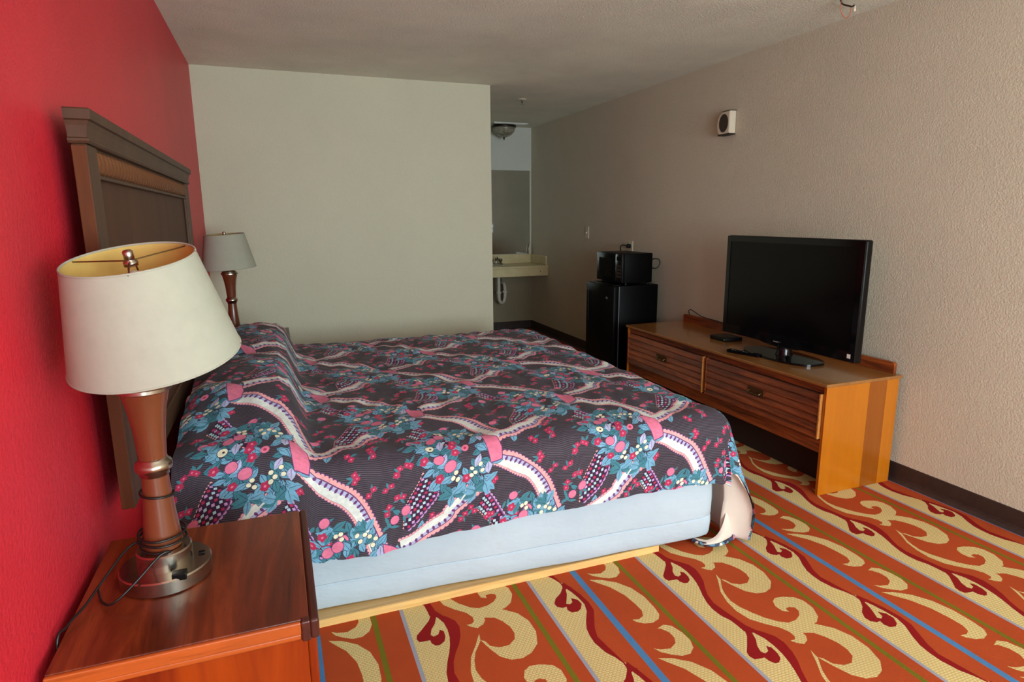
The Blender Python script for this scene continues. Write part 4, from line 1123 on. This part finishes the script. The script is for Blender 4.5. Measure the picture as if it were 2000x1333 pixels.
obj('bottom_edge', box((W-0.054, 3.616, 1.935), (W-0.002, 3.735, 1.9445), 0.001), 'dark_brown', hs, label='dark brown lower edge')
obj('backplate', box((W-0.004, 3.622, 1.944), (W, 3.738, 2.088)), 'dark_brown', hs)
# loose wires on the ceiling
cw = thing('ceiling_wires', (3.17, 2.54, H), 'loose wires hanging from the ceiling near the right wall', 'wires')
obj('bracket', tube([(3.140, 2.54, H), (3.150, 2.54, 2.425), (3.162, 2.54, 2.412), (3.20, 2.54, 2.408), (3.225, 2.54, 2.407), (3.238, 2.54, 2.414)], 0.004, 8, 4), 'bronze', cw, smooth=True)
obj('wire_nut', lathe([(0.004, 2.385), (0.008, 2.388), (0.006, 2.412), (0.003, 2.414)], (3.243, 2.54), 10), 'white_plastic', cw, smooth=True)
obj('copper_wire', tube([(3.150, 2.54, 2.420), (3.150, 2.54, 2.397), (3.160, 2.54, 2.372), (3.185, 2.54, 2.353), (3.206, 2.54, 2.357), (3.220, 2.54, 2.385), (3.212, 2.54, 2.402)], 0.0018, 6, 6), 'copper', cw, smooth=True)
# ceiling sprinkler, vent and dome light
sp = thing('sprinkler', (2.66, 5.55, H), 'small chrome ceiling sprinkler in front of the washing alcove', 'sprinkler')
obj('escutcheon', lathe([(0.040, H), (0.038, H-0.006), (0.014, H-0.010)], (2.66, 5.55), 28), 'white_plastic', sp, smooth='auto')
obj('head', lathe([(0.009, H-0.008), (0.009, H-0.022), (0.005, H-0.026), (0.005, H-0.040), (0.018, H-0.042), (0.018, H-0.045)], (2.66, 5.55), 20), 'chrome', sp, smooth='auto')
vt = thing('ceiling_vent', (3.07, 6.90, H), 'narrow white vent strip on the alcove ceiling', 'vent')
obj('frame', box((2.86, 6.905, H-0.010), (3.27, 6.965, H), 0.002), 'white_paint', vt)
for i in range(2): obj('louvre', box((2.875, 6.920+i*0.022, H-0.013), (3.255, 6.925+i*0.022, H-0.010)), 'white_paint', vt)
cl = thing('dome_light', (3.03, 7.05, H), 'bronze rimmed frosted dome light on the alcove ceiling', 'light')
C = (3.03, 7.05)
obj('canopy', lathe([(0.07, H), (0.075, H-0.012), (0.135, H-0.016), (0.142, H-0.026), (0.138, H-0.040), (0.118, H-0.044)], C, 40), 'bronze', cl, smooth='auto', label='dark bronze rim')
obj('glass_bowl', lathe([(0.132, H-0.040), (0.128, H-0.062), (0.112, H-0.095), (0.080, H-0.124), (0.040, H-0.142), (0.008, H-0.148)], C, 40), 'frost', cl, smooth=True, label='swirled frosted glass bowl')
obj('finial', lathe([(0.011, H-0.144), (0.013, H-0.154), (0.006, H-0.162), (0.008, H-0.170), (0.001, H-0.180)], C, 16), 'bronze', cl, smooth=True)

# ------------------------------------------------------------------ washing alcove
vn = thing('vanity_counter', (2.82, 7.0, 0.71), 'cream wall-hung vanity counter with sink in the alcove', 'vanity')
VX0, VX1, VY0, VZ = PX, W, 6.752, 0.832
obj('countertop', box((VX0, VY0-0.012, VZ-0.025), (VX1, DB, VZ), 0.004), 'marble', vn)
obj('apron', box((VX0, VY0, 0.712), (VX1, VY0+0.02, VZ-0.025), 0.002), 'marble', vn)
obj('underside', box((VX0+0.002, VY0+0.02, 0.775), (VX1-0.002, DB, VZ-0.026)), 'marble', vn)
obj('backsplash', box((VX0, DB-0.02, VZ), (VX1, DB, 0.940), 0.003), 'marble', vn)
obj('side_splash', box((VX1-0.02, VY0+0.02, VZ), (VX1, DB-0.02, 0.940), 0.003), 'marble', vn)
obj('sink', lathe([(0.20, VZ+0.0005), (0.205, VZ+0.006), (0.195, VZ+0.008), (0.18, VZ+0.002)], (2.78, 7.0), 40), 'porcelain', vn, smooth='auto')
obj('cap_screw', prism([(3.36+0.006*math.cos(i*PI/5), 0.765+0.006*math.sin(i*PI/5)) for i in range(10)], 'y', VY0-0.003, VY0+0.001), 'bronze', vn)
fa = obj('faucet', tube([(2.94, 7.13, VZ+0.01), (2.94, 7.13, VZ+0.06), (2.94, 7.10, VZ+0.085), (2.93, 7.04, VZ+0.075), (2.93, 7.02, VZ+0.06)], 0.012, 10, 5), 'chrome', vn, smooth=True, label='dull chrome faucet')
obj('deck', box((2.86, 7.10, VZ+0.0005), (3.02, 7.155, VZ+0.014), 0.005, 2), 'chrome', fa, smooth='auto')
for x in (2.885, 3.0): obj('handle', lathe([(0.010, VZ+0.013), (0.012, VZ+0.03), (0.022, VZ+0.045), (0.022, VZ+0.062), (0.012, VZ+0.068)], (x, 7.128), 16), 'chrome', fa, smooth='auto')
dp = thing('drain_pipe', (2.98, 7.1, 0.36), 'white plastic drain trap under the vanity counter', 'pipe')
obj('tailpiece', tube([(2.945, 7.05, 0.772), (2.945, 7.05, 0.60), (2.945, 7.05, 0.46), (2.96, 7.06, 0.395), (2.995, 7.08, 0.372), (3.03, 7.10, 0.395), (3.045, 7.11, 0.46), (3.045, 7.12, 0.56), (3.045, 7.16, 0.60), (3.045, DB, 0.605)], 0.020, 12, 6), 'pvc', dp, smooth=True)
for p in ((2.945, 7.05, 0.50), (3.045, 7.113, 0.50)): obj('slip_nut', lathe([(0.026, p[2]-0.014), (0.030, p[2]-0.012), (0.030, p[2]+0.012), (0.026, p[2]+0.014)], p[:2], 12), 'pvc', dp)
obj('stop_valve', box((3.005, 7.19, 0.62), (3.035, DB-0.001, 0.66), 0.006), 'chrome', dp)
mi = thing('wall_mirror', (2.82, DB, 0.945), 'large plain mirror above the vanity counter', 'mirror')
obj('glass', box((PX+0.01, DB-0.008, 0.945), (3.428, DB-0.001, 1.943), 0.0015, 1), 'mirror', mi)
obj('edge_strip', box((3.429, DB-0.014, 0.945), (3.440, DB-0.001, 1.943), 0.001, 1), 'white_plastic', mi, label='pale strip along the mirror edge')
bo = thing('lotion_bottle', (3.420, 7.18, 0.940), 'small white bottle on the splashback corner by the mirror', 'bottle')
obj('body', lathe([(0.017, 0.941), (0.018, 0.945), (0.018, 1.02), (0.010, 1.035)], (3.420, 7.222), 20), 'white_plastic', bo, smooth='auto')
obj('cap', lathe([(0.011, 1.034), (0.011, 1.06), (0.009, 1.063)], (3.420, 7.222), 16), 'white_plastic', bo, smooth='auto')
